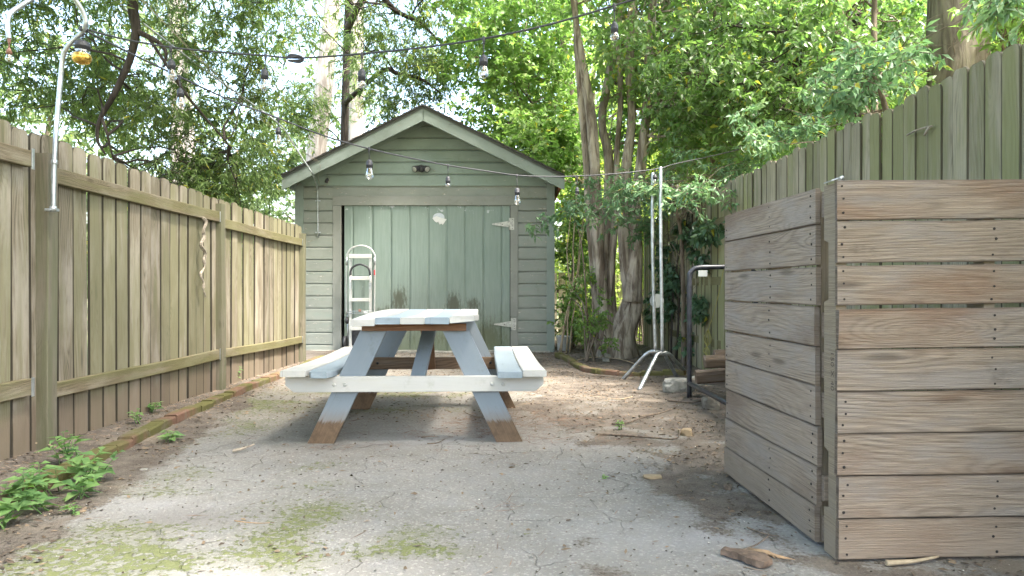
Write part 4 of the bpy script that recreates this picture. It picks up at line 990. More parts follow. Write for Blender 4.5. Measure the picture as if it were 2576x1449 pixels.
# ------------------------------------------------------------------ stones
def stone(name, c, s, m_, label, cat='rock', seed=0, sub=3, flat=0.):
    bm = bmesh.new(); bmesh.ops.create_icosphere(bm, subdivisions=sub, radius=1)
    for v in bm.verts:
        p = v.co.copy(); n_ = mnoise.noise(p * 1.3 + Vector((seed, 0, 0))) * .35 + mnoise.noise(p * 3 + Vector((seed, 5, 0))) * .16
        p *= 1 + n_
        for i in range(3): p[i] = math.copysign(min(abs(p[i]), .78), p[i])
        v.co = Vector((p.x * s[0], p.y * s[1], p.z * s[2])) + Vector(c)
    return tag(bmobj(name, bm, mat[m_], origin=(c[0], c[1], c[2] - s[2] * .7)), label, cat)
def gs(name, px, py, s, m_, lab, cat='rock', seed=0):
    q = G(px, py); stone(name, (q.x, q.y, gz(q.x, q.y) + s[2] * .55), s, m_, lab, cat, seed)
gs('stone', 1520, 905, (.10, .09, .075), 'conc', 'pale limestone lump at the foot of the left multi-stem trunk', seed=3)
gs('stone', 1524, 912, (.055, .05, .04), 'conc', 'smaller white stone in front of the pale limestone lump', seed=5)
gs('stone', 1601, 903, (.08, .08, .05), 'rock', 'tan stone just right of the thick multi-stem trunk', seed=9)
gs('stone', 1655, 905, (.13, .10, .07), 'rock', 'grey slab stone behind the galvanised pole feet', seed=12)
gs('concrete_block', 1708, 988, (.17, .10, .085), 'conc', 'broken grey concrete chunk behind the firewood rack leg', 'block', seed=15)
gs('concrete_block', 1775, 975, (.18, .12, .06), 'conc', 'long concrete piece under the firewood rack shelf', 'block', seed=18)
gs('stone', 1788, 1028, (.075, .07, .065), 'rock', 'brown rounded stone beside the bottom of the receding pallet', seed=21)
gs('flat_stone', 1641, 1203, (.055, .028, .012), 'tanstone', 'small tan flat stone lying alone on the concrete', 'stone', seed=25)
gs('stone', 1830, 1230, (.022, .02, .018), 'twig', 'dark pebble against the bottom edge of the receding pallet', 'pebble', seed=28)
gs('stone', 1723, 1095, (.05, .04, .03), 'tanstone', 'tan chip of stone in the dirt left of the receding pallet', seed=31)
gs('stone', 362, 1182, (.022, .016, .005), 'conc', 'flat pale pebble between the weeds and the slab edge', 'pebble', seed=33)
# bark chunk & splinter
bm = nb(); q = G(1885, 1412); uvp = [(-.085, .035), (-.06, .06), (.0, .03), (.05, -.005), (.06, -.05), (.02, -.075), (-.02, -.04), (-.04, .0)]
poly_prism(bm, [(q.x + a, q.y + b, .006) for a, b in uvp][::-1], (0, 0, .022)); bmesh.ops.subdivide_edges(bm, edges=list(bm.edges), cuts=3, use_grid_fill=True)
for v in bm.verts: v.co += Vector([mnoise.noise(v.co * 35 + Vector((k * 9, 0, 0))) * .006 for k in range(3)])
tag(bmobj('bark_piece', bm, mat['chip_bark'], origin=q), 'curled brown slab of bark on the concrete at the lower right', 'bark')
bm = bmesh.new(); a = G(1885, 1390); b = G(2000, 1412)
for k in range(5): tube(bm, [a + Vector((0, .004 * k, .008)), a.lerp(b, .45) + Vector((0, .005 * k - .01, .012)), b.lerp(a, .12 * k) + Vector((0, -.006 * k, .005))], [.005, .006, .001], 5)
tag(bmobj('splinter', bm, mat['splinter'], origin=a), 'orange brown wood splinter beside the bark slab', 'splinter')
def twig(pts, r, lab, m_='twig'):
    bm = bmesh.new(); w_ = [G(x, y) + Vector((0, 0, r * 1.2 + h)) for x, y, h in pts]
    w_ = smooth_pts(w_, 4); n = len(w_); tube(bm, w_, [r * (1 - .6 * i / n) for i in range(n)], 6, wob=.4)
    tag(bmobj('twig', bm, mat[m_], origin=w_[0]), lab, 'twig')
twig([(1828, 1396, 0), (1870, 1390, .005), (1905, 1380, .01), (1935, 1368, .025)], .0045, 'thin grey twig lying just above the bark slab')
twig([(1870, 1428, 0), (1900, 1434, 0), (1930, 1440, 0)], .002, 'very thin dark twig below the bark slab')
twig([(1500, 1095, 0), (1570, 1098, .0), (1640, 1104, .0), (1700, 1107, 0), (1712, 1098, .03), (1730, 1082, .06)], .007, 'long dark twig with an upturned end on the dirt at right')
twig([(1608, 1052, 0), (1640, 1049, .005), (1662, 1046, .01), (1690, 1040, .02)], .010, 'short thick stick on the dirt left of the rack')
twig([(1540, 1070, 0), (1580, 1066, 0), (1600, 1062, .01), (1625, 1058, .02)], .007, 'forked dark stick by the small seedling')
twig([(1075, 1118, 0), (1100, 1116, 0), (1120, 1110, .01)], .004, 'short dark twig on the white patch before the table')
twig([(1060, 1102, 0), (1085, 1104, .01), (1105, 1101, 0)], .004, 'curved twig between the front feet of the table')
twig([(1395, 870, .0), (1450, 855, .05), (1500, 830, .25), (1540, 790, .5)], .012, 'long bare leaning branch in front of the bucket beside the shed', 'cane')
twig([(1880, 1330, 0), (1920, 1345, .0), (1960, 1352, 0)], .004, 'thin brown twig near the foot of the receding pallet')
twig([(1680, 1010, 0), (1740, 1018, .01), (1790, 1012, .02)], .008, 'brown stick lying in front of the concrete chunk')
twig([(1590, 1000, 0), (1560, 1006, 0), (1530, 1004, .0)], .005, 'short pale stick on the dirt right of the table bench', 'cane')
twig([(1270, 1062, 0), (1240, 1050, .01), (1205, 1052, .0), (1170, 1040, 0)], .005, 'crooked twig under the table behind the right front leg')
twig([(2230, 1425, 0), (2300, 1420, 0), (2360, 1412, .005)], .009, 'thick grey stick on the dirt in front of the facing pallet', 'cane')
twig([(585, 1140, 0), (612, 1138, .01), (640, 1132, .02)], .010, 'curled dead leaf stalk on the slab left of the table', 'vine')
twig([(590, 1312, 0), (620, 1316, 0), (655, 1318, 0), (690, 1316, 0)], .0025, 'thin reddish stem lying on the slab left of centre', 'splinter')
twig([(1440, 912, .0), (1490, 905, .02), (1560, 912, .03), (1610, 925, .01)], .010, 'dark root-like branch behind the brick edging', 'cane')
twig([(10, 1160, .02), (60, 1150, .06), (110, 1142, .05), (160, 1150, .03)], .006, 'dry straw-coloured stem along the foot of the left fence', 'cane')

# ------------------------------------------------------------------ brick edging
def edging(path, label, w_=.09, l_=.20, h=.045, mats_='brick'):
    root = thing('brick_edging', label, 'edging', path[0])
    pts = smooth_pts(path, 20); acc = 0; last = pts[0]; i = 0
    segs = []; cur = pts[0]
    for p in pts[1:]:
        if (p - cur).length >= l_: segs.append((cur, p)); cur = p
    for a, b in segs:
        bm = nb(); d = b - a; z = gz((a.x + b.x) / 2, (a.y + b.y) / 2)
        a2 = Vector((a.x + random.uniform(-.006, .006), a.y, z + h * .35 + random.uniform(-.006, .005)))
        board(bm, a2, (d.x, d.y, random.uniform(-.01, .01)), Vector((d.y, -d.x, 0)), d.length - .007, w_, h + .02, 4, .009, rag=.004, warp=lambda u, x, y, wd, td: Vector((0, 0, .004 * mnoise.noise(Vector((u * 20, x * 30, a.y))))))
        bmobj('brick', bm, mat[mats_], root)
edging([Vector((-2.02, 2.2, 0)), Vector((-2.07, 2.7, 0)), Vector((-2.13, 3.2, 0)), Vector((-2.20, 3.9, 0)), Vector((-2.28, 4.8, 0)), Vector((-2.34, 6, 0)), Vector((-2.36, 7.6, 0)), Vector((-2.40, 9.2, 0))], 'mossy brick edging in a line along the foot of the left fence')
edging([G(1402, 900), G(1440, 916), G(1478, 936), G(1540, 943), G(1600, 946), G(1670, 948), G(1730, 952)], 'curved reddish brick edging around the tree bed right of the shed', w_=.09, l_=.23, h=.05)

# ------------------------------------------------------------------ ladder + hand truck at the door
YL = 10.30; kl = YL / F
lx = lambda v: (960 + v / 3.45) / 1.19255          # zoomed crop -> photo px
ly = lambda v: (680 + v / 3.45) / 1.19255
def Q(x, y, Y=YL): return P(lx(x), ly(y), Y)
sl2 = thing('step_ladder', 'folded aluminium step ladder with a black handle leaning by the shed door', 'ladder', Q(420, 1250))
for x in (315, 522):
    bm = nb(); a, b = Q(x, 1255 if x < 400 else 1200), Q(x, 330); board(bm, a, b - a, (1, 0, 0), (b - a).length, .040, .022, 4, .003); bmobj('side_rail', bm, mat['alu'], sl2)
for (x0, x1, y0, y1, nm) in ((303, 532, 285, 328, 'top_platform'), (328, 508, 515, 553, 'step'), (322, 515, 740, 775, 'step'), (322, 515, 1035, 1072, 'step')):
    bm = nb(); a, b = Q(x0, (y0 + y1) / 2, YL - .03), Q(x1, (y0 + y1) / 2, YL - .03); board(bm, a, b - a, (0, 0, 1), (b - a).length, (y1 - y0) / 4.114 * kl, .05, 1, .004); bmobj(nm, bm, mat['white_metal'], sl2)
bm = bmesh.new(); tube(bm, smooth_pts([Q(312, 505, YL - .05), Q(318, 455, YL - .05), Q(345, 415, YL - .05), Q(415, 390, YL - .05), Q(485, 415, YL - .05), Q(512, 455, YL - .05), Q(517, 505, YL - .05)], 6), .015, 10); bmobj('handle', bm, mat['black'], sl2, smooth=True)
for x in (315, 520):
    bm = bmesh.new(); tube(bm, [Q(x, 500, YL - .05), Q(x, 640, YL - .05)], .010, 8); bmobj('tube_rail', bm, mat['alu'], sl2, smooth=True)
    bm = nb(); box(bm, Q(x, 612, YL - .05), (.035, .03, .085), .004); bmobj('joint', bm, mat['galv'], sl2)
for (y_) in (875, 895):
    bm = bmesh.new(); tube(bm, [Q(300, y_, YL - .03), Q(545, y_, YL - .03)], .006, 6); bmobj('spreader_bar', bm, mat['galv'], sl2, smooth=True)
bm = nb(); box(bm, Q(412, 868, YL - .04), (.035, .02, .035), .003); bmobj('lock_clip', bm, mat['brown_socket'], sl2)
ht = thing('hand_truck', 'folding silver hand truck with a looped handle and small black wheels behind the ladder', 'hand truck', Q(420, 1250, YL + .1))
YT = YL + .06
bm = bmesh.new(); tube(bm, smooth_pts([Q(274, 905, YT), Q(274, 600, YT), Q(278, 330, YT), Q(290, 270, YT), Q(330, 220, YT), Q(425, 196, YT), Q(515, 222, YT), Q(560, 280, YT), Q(570, 340, YT), Q(566, 600, YT), Q(563, 905, YT)], 6), .0125, 10); bmobj('loop_handle', bm, mat['alu'], ht, smooth=True)
for x in (276, 566):
    bm = bmesh.new(); tube(bm, [Q(x, 320, YT), Q(x, 400, YT)], .017, 10); bmobj('collar', bm, mat['galv'], ht, smooth=True)
    bm = bmesh.new(); tube(bm, [Q(x + (12 if x < 400 else -12), 880, YT), Q(x + (12 if x < 400 else -12), 1240, YT)], .011, 8); bmobj('lower_tube', bm, mat['galv'], ht, smooth=True)
bm = nb(); box(bm, Q(564, 475, YT - .014), (.018, .006, .075), .002); bmobj('red_sticker', bm, mat['red'], ht)
for (x, y_, r) in ((262, 1200, .10), (560, 1200, .10), (280, 970, .05)):
    bm = bmesh.new(); q = Q(x, y_, YT - .02); lathe(bm, q - Vector((.02, 0, 0)), [(r * .5, 0), (r * .95, .003), (r, .012), (r, .03), (r * .95, .04), (r * .5, .042)], 22, (1, 0, 0)); bmobj('wheel', bm, mat['black'], ht, smooth=True)
bm = bmesh.new(); tube(bm, [Q(262, 1235, YT - .02), Q(560, 1235, YT - .02)], .008, 8); bmobj('axle', bm, mat['galv'], ht)
bm = nb(); box(bm, Q(410, 1150, YT + .03), (.30, .02, .26), .004); bmobj('toe_plate', bm, mat['blackpaint'], ht)

# bucket
q = G(1418, 893); q.y += .4; q.x = (1418 - CX) / F * q.y
bk = thing('bucket', 'dented grey plastic bucket standing beside the right corner of the shed', 'bucket', q)
bm = bmesh.new(); lathe(bm, q, [(.001, .0), (.085, .0), (.09, .005), (.105, .20), (.112, .205), (.112, .225), (.12, .23), (.12, .24), (.112, .242), (.105, .235), (.085, .02), (.001, .02)], 22, (.04, 0, 1), cap=False); bmobj('bucket_shell', bm, mat['bucket'], bk, smooth=True)
bm = bmesh.new(); tube(bm, smooth_pts([q + Vector((-.12, 0, .22)), q + Vector((-.08, -.11, .13)), q + Vector((.02, -.14, .10)), q + Vector((.10, -.09, .14)), q + Vector((.125, 0, .22))], 5), .003, 5); bmobj('handle', bm, mat['galv'], bk, smooth=True)

# yellow cord on the right fence
bm = bmesh.new(); Yc = 6.6
cpts = [P(1838, 560, 6.9), P(1825, 640, 6.95), P(1812, 720, 7.0), P(1795, 790, 7.1), P(1782, 828, 7.15), P(1772, 850, 7.15), P(1776, 880, 7.15), P(1770, 905, 7.15)]
for p in cpts: p.x = rx(p.y) - .03
cpts = []
for (x, y) in ((1838, 560), (1826, 640), (1812, 720), (1795, 790), (1782, 828)):
    Y = 2.08 * F / (x - CX); cpts.append(Vector((2.08, Y, EYE + (HY - y) / F * Y)))
tube(bm, smooth_pts(cpts, 6), .0035, 5)
e = cpts[-1]
for k in range(5): tube(bm, smooth_pts([e, e + Vector((0, -.10 + .07 * k, -.12)), e + Vector((-.02, .12 - .06 * k, -.24)), e + Vector((-.01, -.12 + .05 * k, -.30 - .03 * k)), e + Vector((0, .0 + .03 * k, -.40))], 6), .0035, 5)
tag(bmobj('yellow_cord', bm, mat['yellow_cord'], origin=e), 'tangled yellow string hanging down the right fence behind the rack', 'cord')
# broken twig caught on right fence
bm = bmesh.new(); f_ = lambda x, y: Vector((2.12, 2.12 * F / (x - CX), EYE + (HY - y) / F * 2.12 * F / (x - CX)))
tube(bm, [f_(2282, 340), f_(2300, 330), f_(2322, 322), f_(2345, 317)], .005, 5); tube(bm, [f_(2338, 320), f_(2330, 332), f_(2326, 340)], .007, 5)
tag(bmobj('twig', bm, mat['vine'], origin=f_(2282, 340)), 'pale broken twig caught on the tall right fence', 'twig')

# ------------------------------------------------------------------ TREES
def make_tree(name, label, cat, base, trunks, clusters, rad, ntw, nlf, L, W, leaf, bark, group=None, limbs=20, lr=.03, droop=.3, flat=.6, star=False, wob=.15, twl=None, sides=10, crown_from=None):
    root = thing(name, label, cat, base, group=group)
    bm = bmesh.new(); tops = []
    for pts, rads in trunks:
        sp = smooth_pts(pts, 6); n = len(sp); rr = [float(np.interp(i / (n - 1), np.linspace(0, 1, len(rads)), rads)) for i in range(n)]
        tube(bm, sp, rr, sides, wob=wob); tops += sp[n // 3:]
    bmobj('trunk', bm, mat[bark], root, smooth=True)
    cl = np.asarray(clusters)
    if limbs:
        bm = bmesh.new(); idx = RNG.permutation(len(cl))[:limbs]
        for i in idx:
            c = Vector(cl[i]); t = min(tops, key=lambda q: (q - c).length + max(0, q.z - c.z) * 1.5 + random.uniform(0, .8))
            pp = limb_curve(t, c, sag=.06, wig=.22, n=9); ll = (t - c).length
            tube(bm, pp, [lr * min(1.3, .4 + ll * .2) * (1 - .82 * k / 9) for k in range(10)], 6)
            for _ in range(2):
                k = random.randint(3, 8); e = Vector(cl[RNG.integers(len(cl))])
                if (e - pp[k]).length < 2.2: tube(bm, limb_curve(pp[k], e, .05, .25, 6), [lr * .35 * (1 - .8 * j / 6) for j in range(7)], 5)
        bmobj('limbs', bm, mat[bark], root, smooth=True)
    (lv, lf_), (tv, tf) = sprays(cl, rad, ntw, nlf, L, W, droop, flat=flat, star=star, twl=twl)
    put('crown', npmesh('crown', lv, lf_, 3), mat[leaf], root)
    put('twigs', npmesh('twigs', tv, tf, 4), mat[bark], root)
    return root
rr_ = lambda n, a, b: RNG.uniform(a, b, n)
def cat_(*a): return np.concatenate(a)

# willow oak whose limbs hang over the left fence; its trunk stands left of the view
cl = cat_(screen_pts(-60, 330, -60, 190, 8.0, 10.5, 50), screen_pts(-20, 300, 170, 300, 8.4, 10.5, 22), screen_pts(230, 470, 170, 400, 8.6, 10.6, 40), screen_pts(370, 560, 370, 530, 9.0, 10.4, 26),
          screen_pts(380, 660, -60, 150, 8.6, 10.8, 34), screen_pts(490, 640, 230, 400, 9.0, 10.2, 20), screen_pts(500, 655, 400, 540, 9.2, 10.0, 26), screen_pts(620, 690, 130, 260, 9.4, 10.2, 8), ellipsoid_pts((-5.6, 8.5, 6.4), (3.0, 2.5, 1.4), 60))
YB = 8.1
oak = make_tree('willow_oak', 'willow oak with narrow drooping leaves hanging over the left fence', 'tree', (-7.6, 9.2, 0),
    [([(-7.6, 9.2, -.1), (-7.5, 9.1, 1.8), (-7.2, 8.9, 3.8), (-6.6, 8.7, 5.4), (-5.9, 8.6, 7.4)], [.30, .25, .22, .16, .06]),
     ([(-7.2, 8.9, 3.8), (-6.2, 8.6, 5.2), (-5.2, 8.3, 5.6), P(335, -60, YB)], [.14, .11, .09, .075]),
     ([P(335, -60, YB), P(335, 20, YB), P(342, 75, YB), P(330, 140, YB), P(310, 190, YB), P(280, 250, YB), P(252, 300, YB), P(245, 350, YB), P(265, 388, YB)], [.072, .058, .046, .040, .036, .032, .026, .018, .009]),
     ([P(342, 78, YB), P(372, 92, YB), P(400, 108, YB), P(418, 135, YB), P(412, 170, YB)], [.034, .030, .024, .018, .010]),
     ([P(440, 195, YB), P(470, 240, 8.3), P(520, 300, 8.6), P(580, 370, 8.9)], [.022, .018, .013, .007]),
     ([P(255, 295, YB), P(270, 340, YB), P(285, 400, 8.2)], [.02, .014, .007]),
     ([P(372, 92, YB), P(440, 195, YB)], [.018, .015])],
    cl, .36, 11, 13, .115, .021, 'leaf_oak', 'bark_dark', limbs=40, lr=.02, droop=.45, star=True, sides=10)
# unseen canopy added to shade the yard, hung on the willow oak
n_ = 700; cc = np.stack([RNG.uniform(-6.5, 7.0, n_), RNG.uniform(-7, 9.6, n_), RNG.uniform(5.3, 7.8, n_)], 1); cc[:, 2] = np.maximum(cc[:, 2], 1.7 + .44 * cc[:, 1] + .9); cc = cc[~((cc[:, 0] > 2.9) & (cc[:, 1] > 3.4))]; cc = cc[np.hypot((cc[:, 0] - .15) / 1.0, (cc[:, 1] - 5.9) / 1.5) > 1]; cc = np.concatenate([cc, ellipsoid_pts((4.1, .3, 6.4), (1.6, 1.3, .6), 26), ellipsoid_pts((3.0, .6, 6.6), (1.0, 1.2, .5), 10)]); n_ = len(cc)  # gap shaped for a sun patch on the fence; extra clusters shade the pallet
(lv, lf_), (tv, tf) = sprays(cc, .8, 11, 12, .19, .078, .2)
put('crown', npmesh('crown', lv, lf_, 3), mat['leaf_oak'], oak, ); put('twigs', npmesh('twigs', tv, tf, 4), mat['bark_dark'], oak)
bm = bmesh.new()
for i in range(0, n_, 16):
    tube(bm, limb_curve((-5.9, 8.6, 7.2), cc[i], .06, .2, 9), [.06 * (1 - .85 * k / 9) for k in range(10)], 6)
bmobj('limbs', bm, mat['bark_dark'], oak, smooth=True)
# pines behind the shed
def pine(x0, y0, x1, y1, Y, w0, w1, label, extra=0):
    b = P(x1 + (x1 - x0) * .55, 1, Y); b.z = -.1; t = P(x0, y0, Y)
    mid = P(x1, y1, Y); top = t + (t - mid) * .9
    cl = cat_(ellipsoid_pts((top.x, Y, top.z + 1.5), (2.4, 2.4, 1.8), 26))
    ml = [P(x0 + random.uniform(-60, 70), random.uniform(20, 300), Y + random.uniform(-1, 1)) for _ in range(10)]
    cl = cat_(cl, np.array([list(q) for q in ml]))
    return make_tree('pine_tree', label, 'tree', (b.x, b.y, 0), [([b, b.lerp(mid, .5), mid, mid.lerp(t, .5), t, top, top + Vector((0, 0, 2))], [w0 * 1.2, w0 * 1.05, w0, (w0 + w1) / 2, w1, w1 * .6, .03])],
        cl, .75, 12, 14, .16, .022, 'leaf_far', 'bark_pine', group='pines behind the shed', limbs=14, lr=.05, droop=.1, star=True, wob=.10, sides=14)
pine(838, 0, 795, 400, 15.0, .20, .165, 'thick pale leaning pine trunk just left of the shed peak')
pine(898, 0, 896, 335, 17.0, .175, .17, 'straight pale pine trunk rising above the left roof slope of the shed')
pine(438, 0, 450, 430, 16.0, .15, .14, 'slender pine trunk seen through the willow oak leaves')
pine(475, 300, 484, 450, 19.0, .14, .12, 'distant pine right of the slender trunk above the left fence')
# second willow oak over the roof
cl = cat_(screen_pts(640, 780, -60, 130, 10.5, 12, 20), screen_pts(640, 720, 330, 480, 11.8, 12.8, 18), screen_pts(680, 780, 200, 330, 12, 13, 5), screen_pts(850, 1130, -60, 160, 11.4, 13.5, 44), screen_pts(920, 1140, 150, 290, 12, 14, 26), screen_pts(740, 800, 230, 340, 12, 13, 8), ellipsoid_pts((-2.6, 12, 7.2), (2.5, 2, 1.4), 30))
make_tree('willow_oak', 'second willow oak behind the shed with branches reaching over its peak', 'tree', (-3.35, 14.3, 0),
    [([(-3.35, 14.3, -.1), (-3.35, 14.3, 3), (-3.2, 14, 6), (-2.9, 13, 8)], [.09, .08, .07, .04]),
     ([(-3.2, 14, 6), P(930, -20, 12), P(1000, 30, 12), P(1060, 60, 12), P(1110, 110, 12.2)], [.07, .05, .04, .03, .012]),
     ([P(1110, 235, 12.5), P(1060, 200, 12.5), P(1000, 185, 12.6), P(960, 180, 12.8), (-3.3, 14.2, 4.6)], [.012, .03, .04, .04, .05])],
    cl, .42, 11, 12, .13, .024, 'leaf_oak', 'bark_dark', limbs=26, lr=.022, droop=.4, star=True)
# light maple-like tree between roof and the trunk cluster
cl = cat_(screen_pts(1120, 1440, -60, 300, 11.5, 15, 100), screen_pts(1180, 1450, 250, 420, 11.5, 14, 30), screen_pts(1300, 1480, 280, 440, 10.9, 13, 22), ellipsoid_pts((.5, 13, 7.2), (3, 2.5, 1.3), 50))
make_tree('maple_tree', 'light green leafy tree above the right slope of the shed roof', 'tree', (1.6, 14.5, 0),
    [([(1.6, 14.5, -.1), (1.4, 14.3, 3), (1.0, 14, 5.5), (.6, 13.6, 8)], [.16, .13, .10, .04])],
    cl, .50, 12, 13, .11, .062, 'leaf_light', 'bark_thin', limbs=30, lr=.03, droop=.25, flat=.35)
# multi-stem trunk cluster right of the shed
def mpts(l, Y): return [P(x, y, Y) for x, y in l]
base1 = G(1515, 903); base2 = G(1568, 905)
cl = cat_(screen_pts(1480, 1900, -60, 270, 9.2, 11.0, 46), screen_pts(1540, 1700, 280, 400, 9.8, 10.8, 8), ellipsoid_pts((2.2, 9.5, 5.6), (2.2, 2, 1.2), 40))
make_tree('crape_myrtle', 'pale multi-stem tree with peeling bark nearest the right side of the shed', 'tree', base1,
    [(mpts([(1530, 905), (1520, 800), (1505, 640), (1498, 480), (1492, 330), (1470, 180), (1450, 60), (1430, -80)], 9.4), [.115, .088, .078, .074, .066, .05, .04, .032]),
     (mpts([(1512, 900), (1500, 760), (1488, 600), (1478, 470), (1470, 340), (1462, 250), (1450, 100), (1446, -60)], 9.55), [.07, .06, .055, .05, .045, .04, .032, .025]),
     (mpts([(1545, 900), (1530, 700), (1528, 560), (1530, 400), (1515, 300), (1540, 150), (1560, -60)], 9.6), [.10, .07, .06, .06, .055, .05, .04])],
    cl, .42, 11, 12, .095, .048, 'leaf_light', 'bark_myrtle', limbs=26, lr=.03, droop=.3, wob=.45, sides=16)
cl = cat_(screen_pts(1640, 2050, -60, 300, 7.6, 9.6, 50), screen_pts(1480, 1640, -60, 200, 8.4, 9.2, 6), screen_pts(1660, 1960, 260, 420, 8.2, 9.6, 26), ellipsoid_pts((2.6, 9.0, 5.4), (2.2, 2, 1.2), 40))
make_tree('crape_myrtle', 'thick gnarled multi-stem tree standing behind the pole stand', 'tree', base2,
    [(mpts([(1570, 908), (1565, 840), (1590, 760), (1580, 680), (1568, 560), (1575, 430), (1590, 300), (1585, 150), (1595, -80)], 9.35), [.185, .155, .13, .10, .08, .07, .06, .052, .045]),
     (mpts([(1590, 760), (1600, 640), (1598, 520), (1612, 420), (1625, 300), (1630, 150), (1650, -60)], 9.25), [.10, .08, .07, .06, .055, .05, .04]),
     (mpts([(1560, 900), (1535, 780), (1540, 660), (1548, 520), (1552, 380), (1562, 240), (1556, 90), (1566, -60)], 9.5), [.085, .06, .048, .042, .038, .034, .03, .024])],
    cl, .40, 11, 12, .095, .046, 'leaf_right', 'bark_myrtle', limbs=28, lr=.03, droop=.3, wob=.5, sides=18)
# privets and hollies beyond the right fence
def rtree(label, px, Y, r0, region, nclu, leaf, L=.075, W=.036, rad=.38, kind='privet_tree', bark='bark_thin', ntw=9, lean=0, droop=.3):
    b = Vector(((px - CX) / F * Y, Y, 0))
    cl = cat_(*[screen_pts(*r_, n_) for r_, n_ in zip(region, nclu)])
    make_tree(kind, label, 'tree', b, [([b - Vector((0, 0, .1)), b + Vector((lean * .3, 0, 1.2)), b + Vector((lean * .6, .1, 2.4)), b + Vector((lean, .1, 3.6)), b + Vector((lean * 1.2, 0, 5.0))], [r0, r0 * .85, r0 * .7, r0 * .55, r0 * .25])],
        cl, rad, ntw, 12, L, W, leaf, bark, group='trees beyond the right fence', limbs=22, lr=.022, droop=droop, flat=.45)
rtree('dark forked tree standing over the middle of the right fence', 2165, 7.4, .085, [(1850, 2310, -60, 240, 7.2, 9.0), (1900, 2180, 220, 330, 7.0, 8.4), (1650, 1950, 60, 300, 7, 8.6)], [44, 22, 18], 'leaf_right', bark='bark_dark', L=.085, W=.038)
rtree('slim tree with glossy leaves left of the big trunk', 2215, 6.2, .04, [(2030, 2320, -60, 200, 5.9, 7.2), (2050, 2240, 150, 250, 6.0, 7.0)], [26, 10], 'leaf_right', L=.085, W=.038, rad=.30)
rtree('leafy tree filling the gap above the far end of the right fence', 1800, 9.6, .07, [(1680, 2100, 100, 470, 8.7, 11), (1650, 1900, 330, 560, 9.6, 11.5)], [44, 26], 'leaf_right', L=.08, W=.042)
rtree('yellow green tree at the upper right corner beyond the fence', 2560, 6.4, .06, [(2500, 2660, -60, 60, 5.6, 7), (2500, 2660, 20, 120, 6, 7.5)], [22, 8], 'leaf_light', L=.09, W=.035, rad=.3)
b = P(2410, 300, 6.8); b.z = 0
make_tree('big_oak', 'very thick rough trunk rising behind the tall end of the right fence', 'tree', b,
    [([(b.x, b.y, -.1), (b.x, b.y, 1.5), (b.x - .0, b.y, 3), (b.x + .02, b.y, 5), (b.x + .1, b.y, 8)], [.34, .285, .265, .25, .16])],
    ellipsoid_pts((b.x, b.y, 7.4), (2.8, 2.4, 1.4), 50), .5, 11, 12, .11, .04, 'leaf_light', 'bark_big', limbs=14, lr=.06, wob=.12, sides=22)
# overhanging leafy branches: near side of the right fence
cl = cat_(screen_pts(2150, 2310, 110, 200, 4.3, 4.9, 9), screen_pts(2040, 2240, 180, 260, 4.8, 5.4, 9), screen_pts(1880, 2080, 270, 360, 5.8, 6.6, 12), screen_pts(2500, 2570, -10, 40, 4.0, 4.6, 4))
make_tree('wisteria_vine', 'leafy climbing branches spilling over the top of the tall right fence', 'vine', (2.6, 4.6, 0),
    [([(2.55, 4.8, -.05), (2.5, 4.8, 1.2), (2.45, 4.7, 2.0), (2.3, 4.6, 2.3)], [.03, .025, .02, .01])],
    cl, .16, 8, 9, .075, .030, 'leaf_blue', 'bark_thin', limbs=10, lr=.008, droop=.35, flat=.4)
# low ferny branches before the trunks
cl = cat_(screen_pts(1620, 1900, 400, 500, 6.6, 8.4, 26), screen_pts(1450, 1700, 450, 550, 7.6, 8.8, 17), screen_pts(1520, 1640, 550, 620, 8.2, 8.8, 5))
make_tree('wisteria_vine', 'feathery low branches reaching across the pole stand and trunks', 'vine', (1.98, 8.3, 0),
    [([(1.98, 8.3, 0), (1.95, 8.2, 1.0), (1.85, 8.0, 1.7), (1.6, 7.8, 2.1)], [.03, .026, .02, .01])],
    cl, .24, 10, 11, .075, .026, 'leaf_blue', 'bark_thin', limbs=20, lr=.012, droop=.35, flat=.35)
# spray of leaves in front of the shed's right wall
cl = np.array([list(P(x, y, 8.6)) for x, y in ((1345, 555), (1365, 545), (1385, 570), (1335, 570), (1390, 540), (1420, 520), (1440, 540))])
make_tree('climbing_vine', 'thin hanging sprig of oval leaves in front of the shed corner siding', 'vine', G(1480, 905),
    [([G(1480, 905), P(1475, 760, 8.7), P(1460, 600, 8.7), P(1430, 535, 8.6), P(1385, 545, 8.6), P(1350, 580, 8.6)], [.012, .010, .008, .006, .004, .002])],
    cl, .10, 4, 5, .085, .035, 'leaf_blue', 'bark_thin', limbs=0, droop=.4)
# ivy on the right fence
ivp = []
for _ in range(46):
    t = random.random(); x = 1700 + random.gauss(0, 38); y = 560 + random.random() * 240
    x = {0: x + 60, 1: x + 20, 2: x}[min(2, int((y - 540) / 60))] if y < 700 else 1690 + random.gauss(0, 28)
    Y = 2.06 * F / (x - CX); ivp.append((2.05 - random.random() * .12, Y, EYE + (HY - y) / F * Y))
for x, y in ((1765, 790), (1775, 660), (1765, 760), (1735, 850)):
    for _ in range(3): Y = 2.06 * F / (x - CX); ivp.append((2.02, Y + random.uniform(-.1, .1), EYE + (HY - y) / F * Y + random.uniform(-.06, .06)))
make_tree('ivy', 'dark glossy ivy climbing the right fence behind the poles', 'ivy', (2.05, 9.0, 0),
    [([(2.03, 8.9, 0), (2.04, 8.8, .6), (2.02, 8.6, 1.2), (2.03, 8.3, 1.8)], [.015, .013, .01, .006]), ([(2.03, 9.2, 0), (2.02, 9.0, .9), (2.03, 8.6, 1.5)], [.012, .01, .006])],
    np.array(ivp), .10, 6, 6, .085, .05, 'leaf_ivy', 'bark_dark', limbs=16, lr=.006, droop=.5)
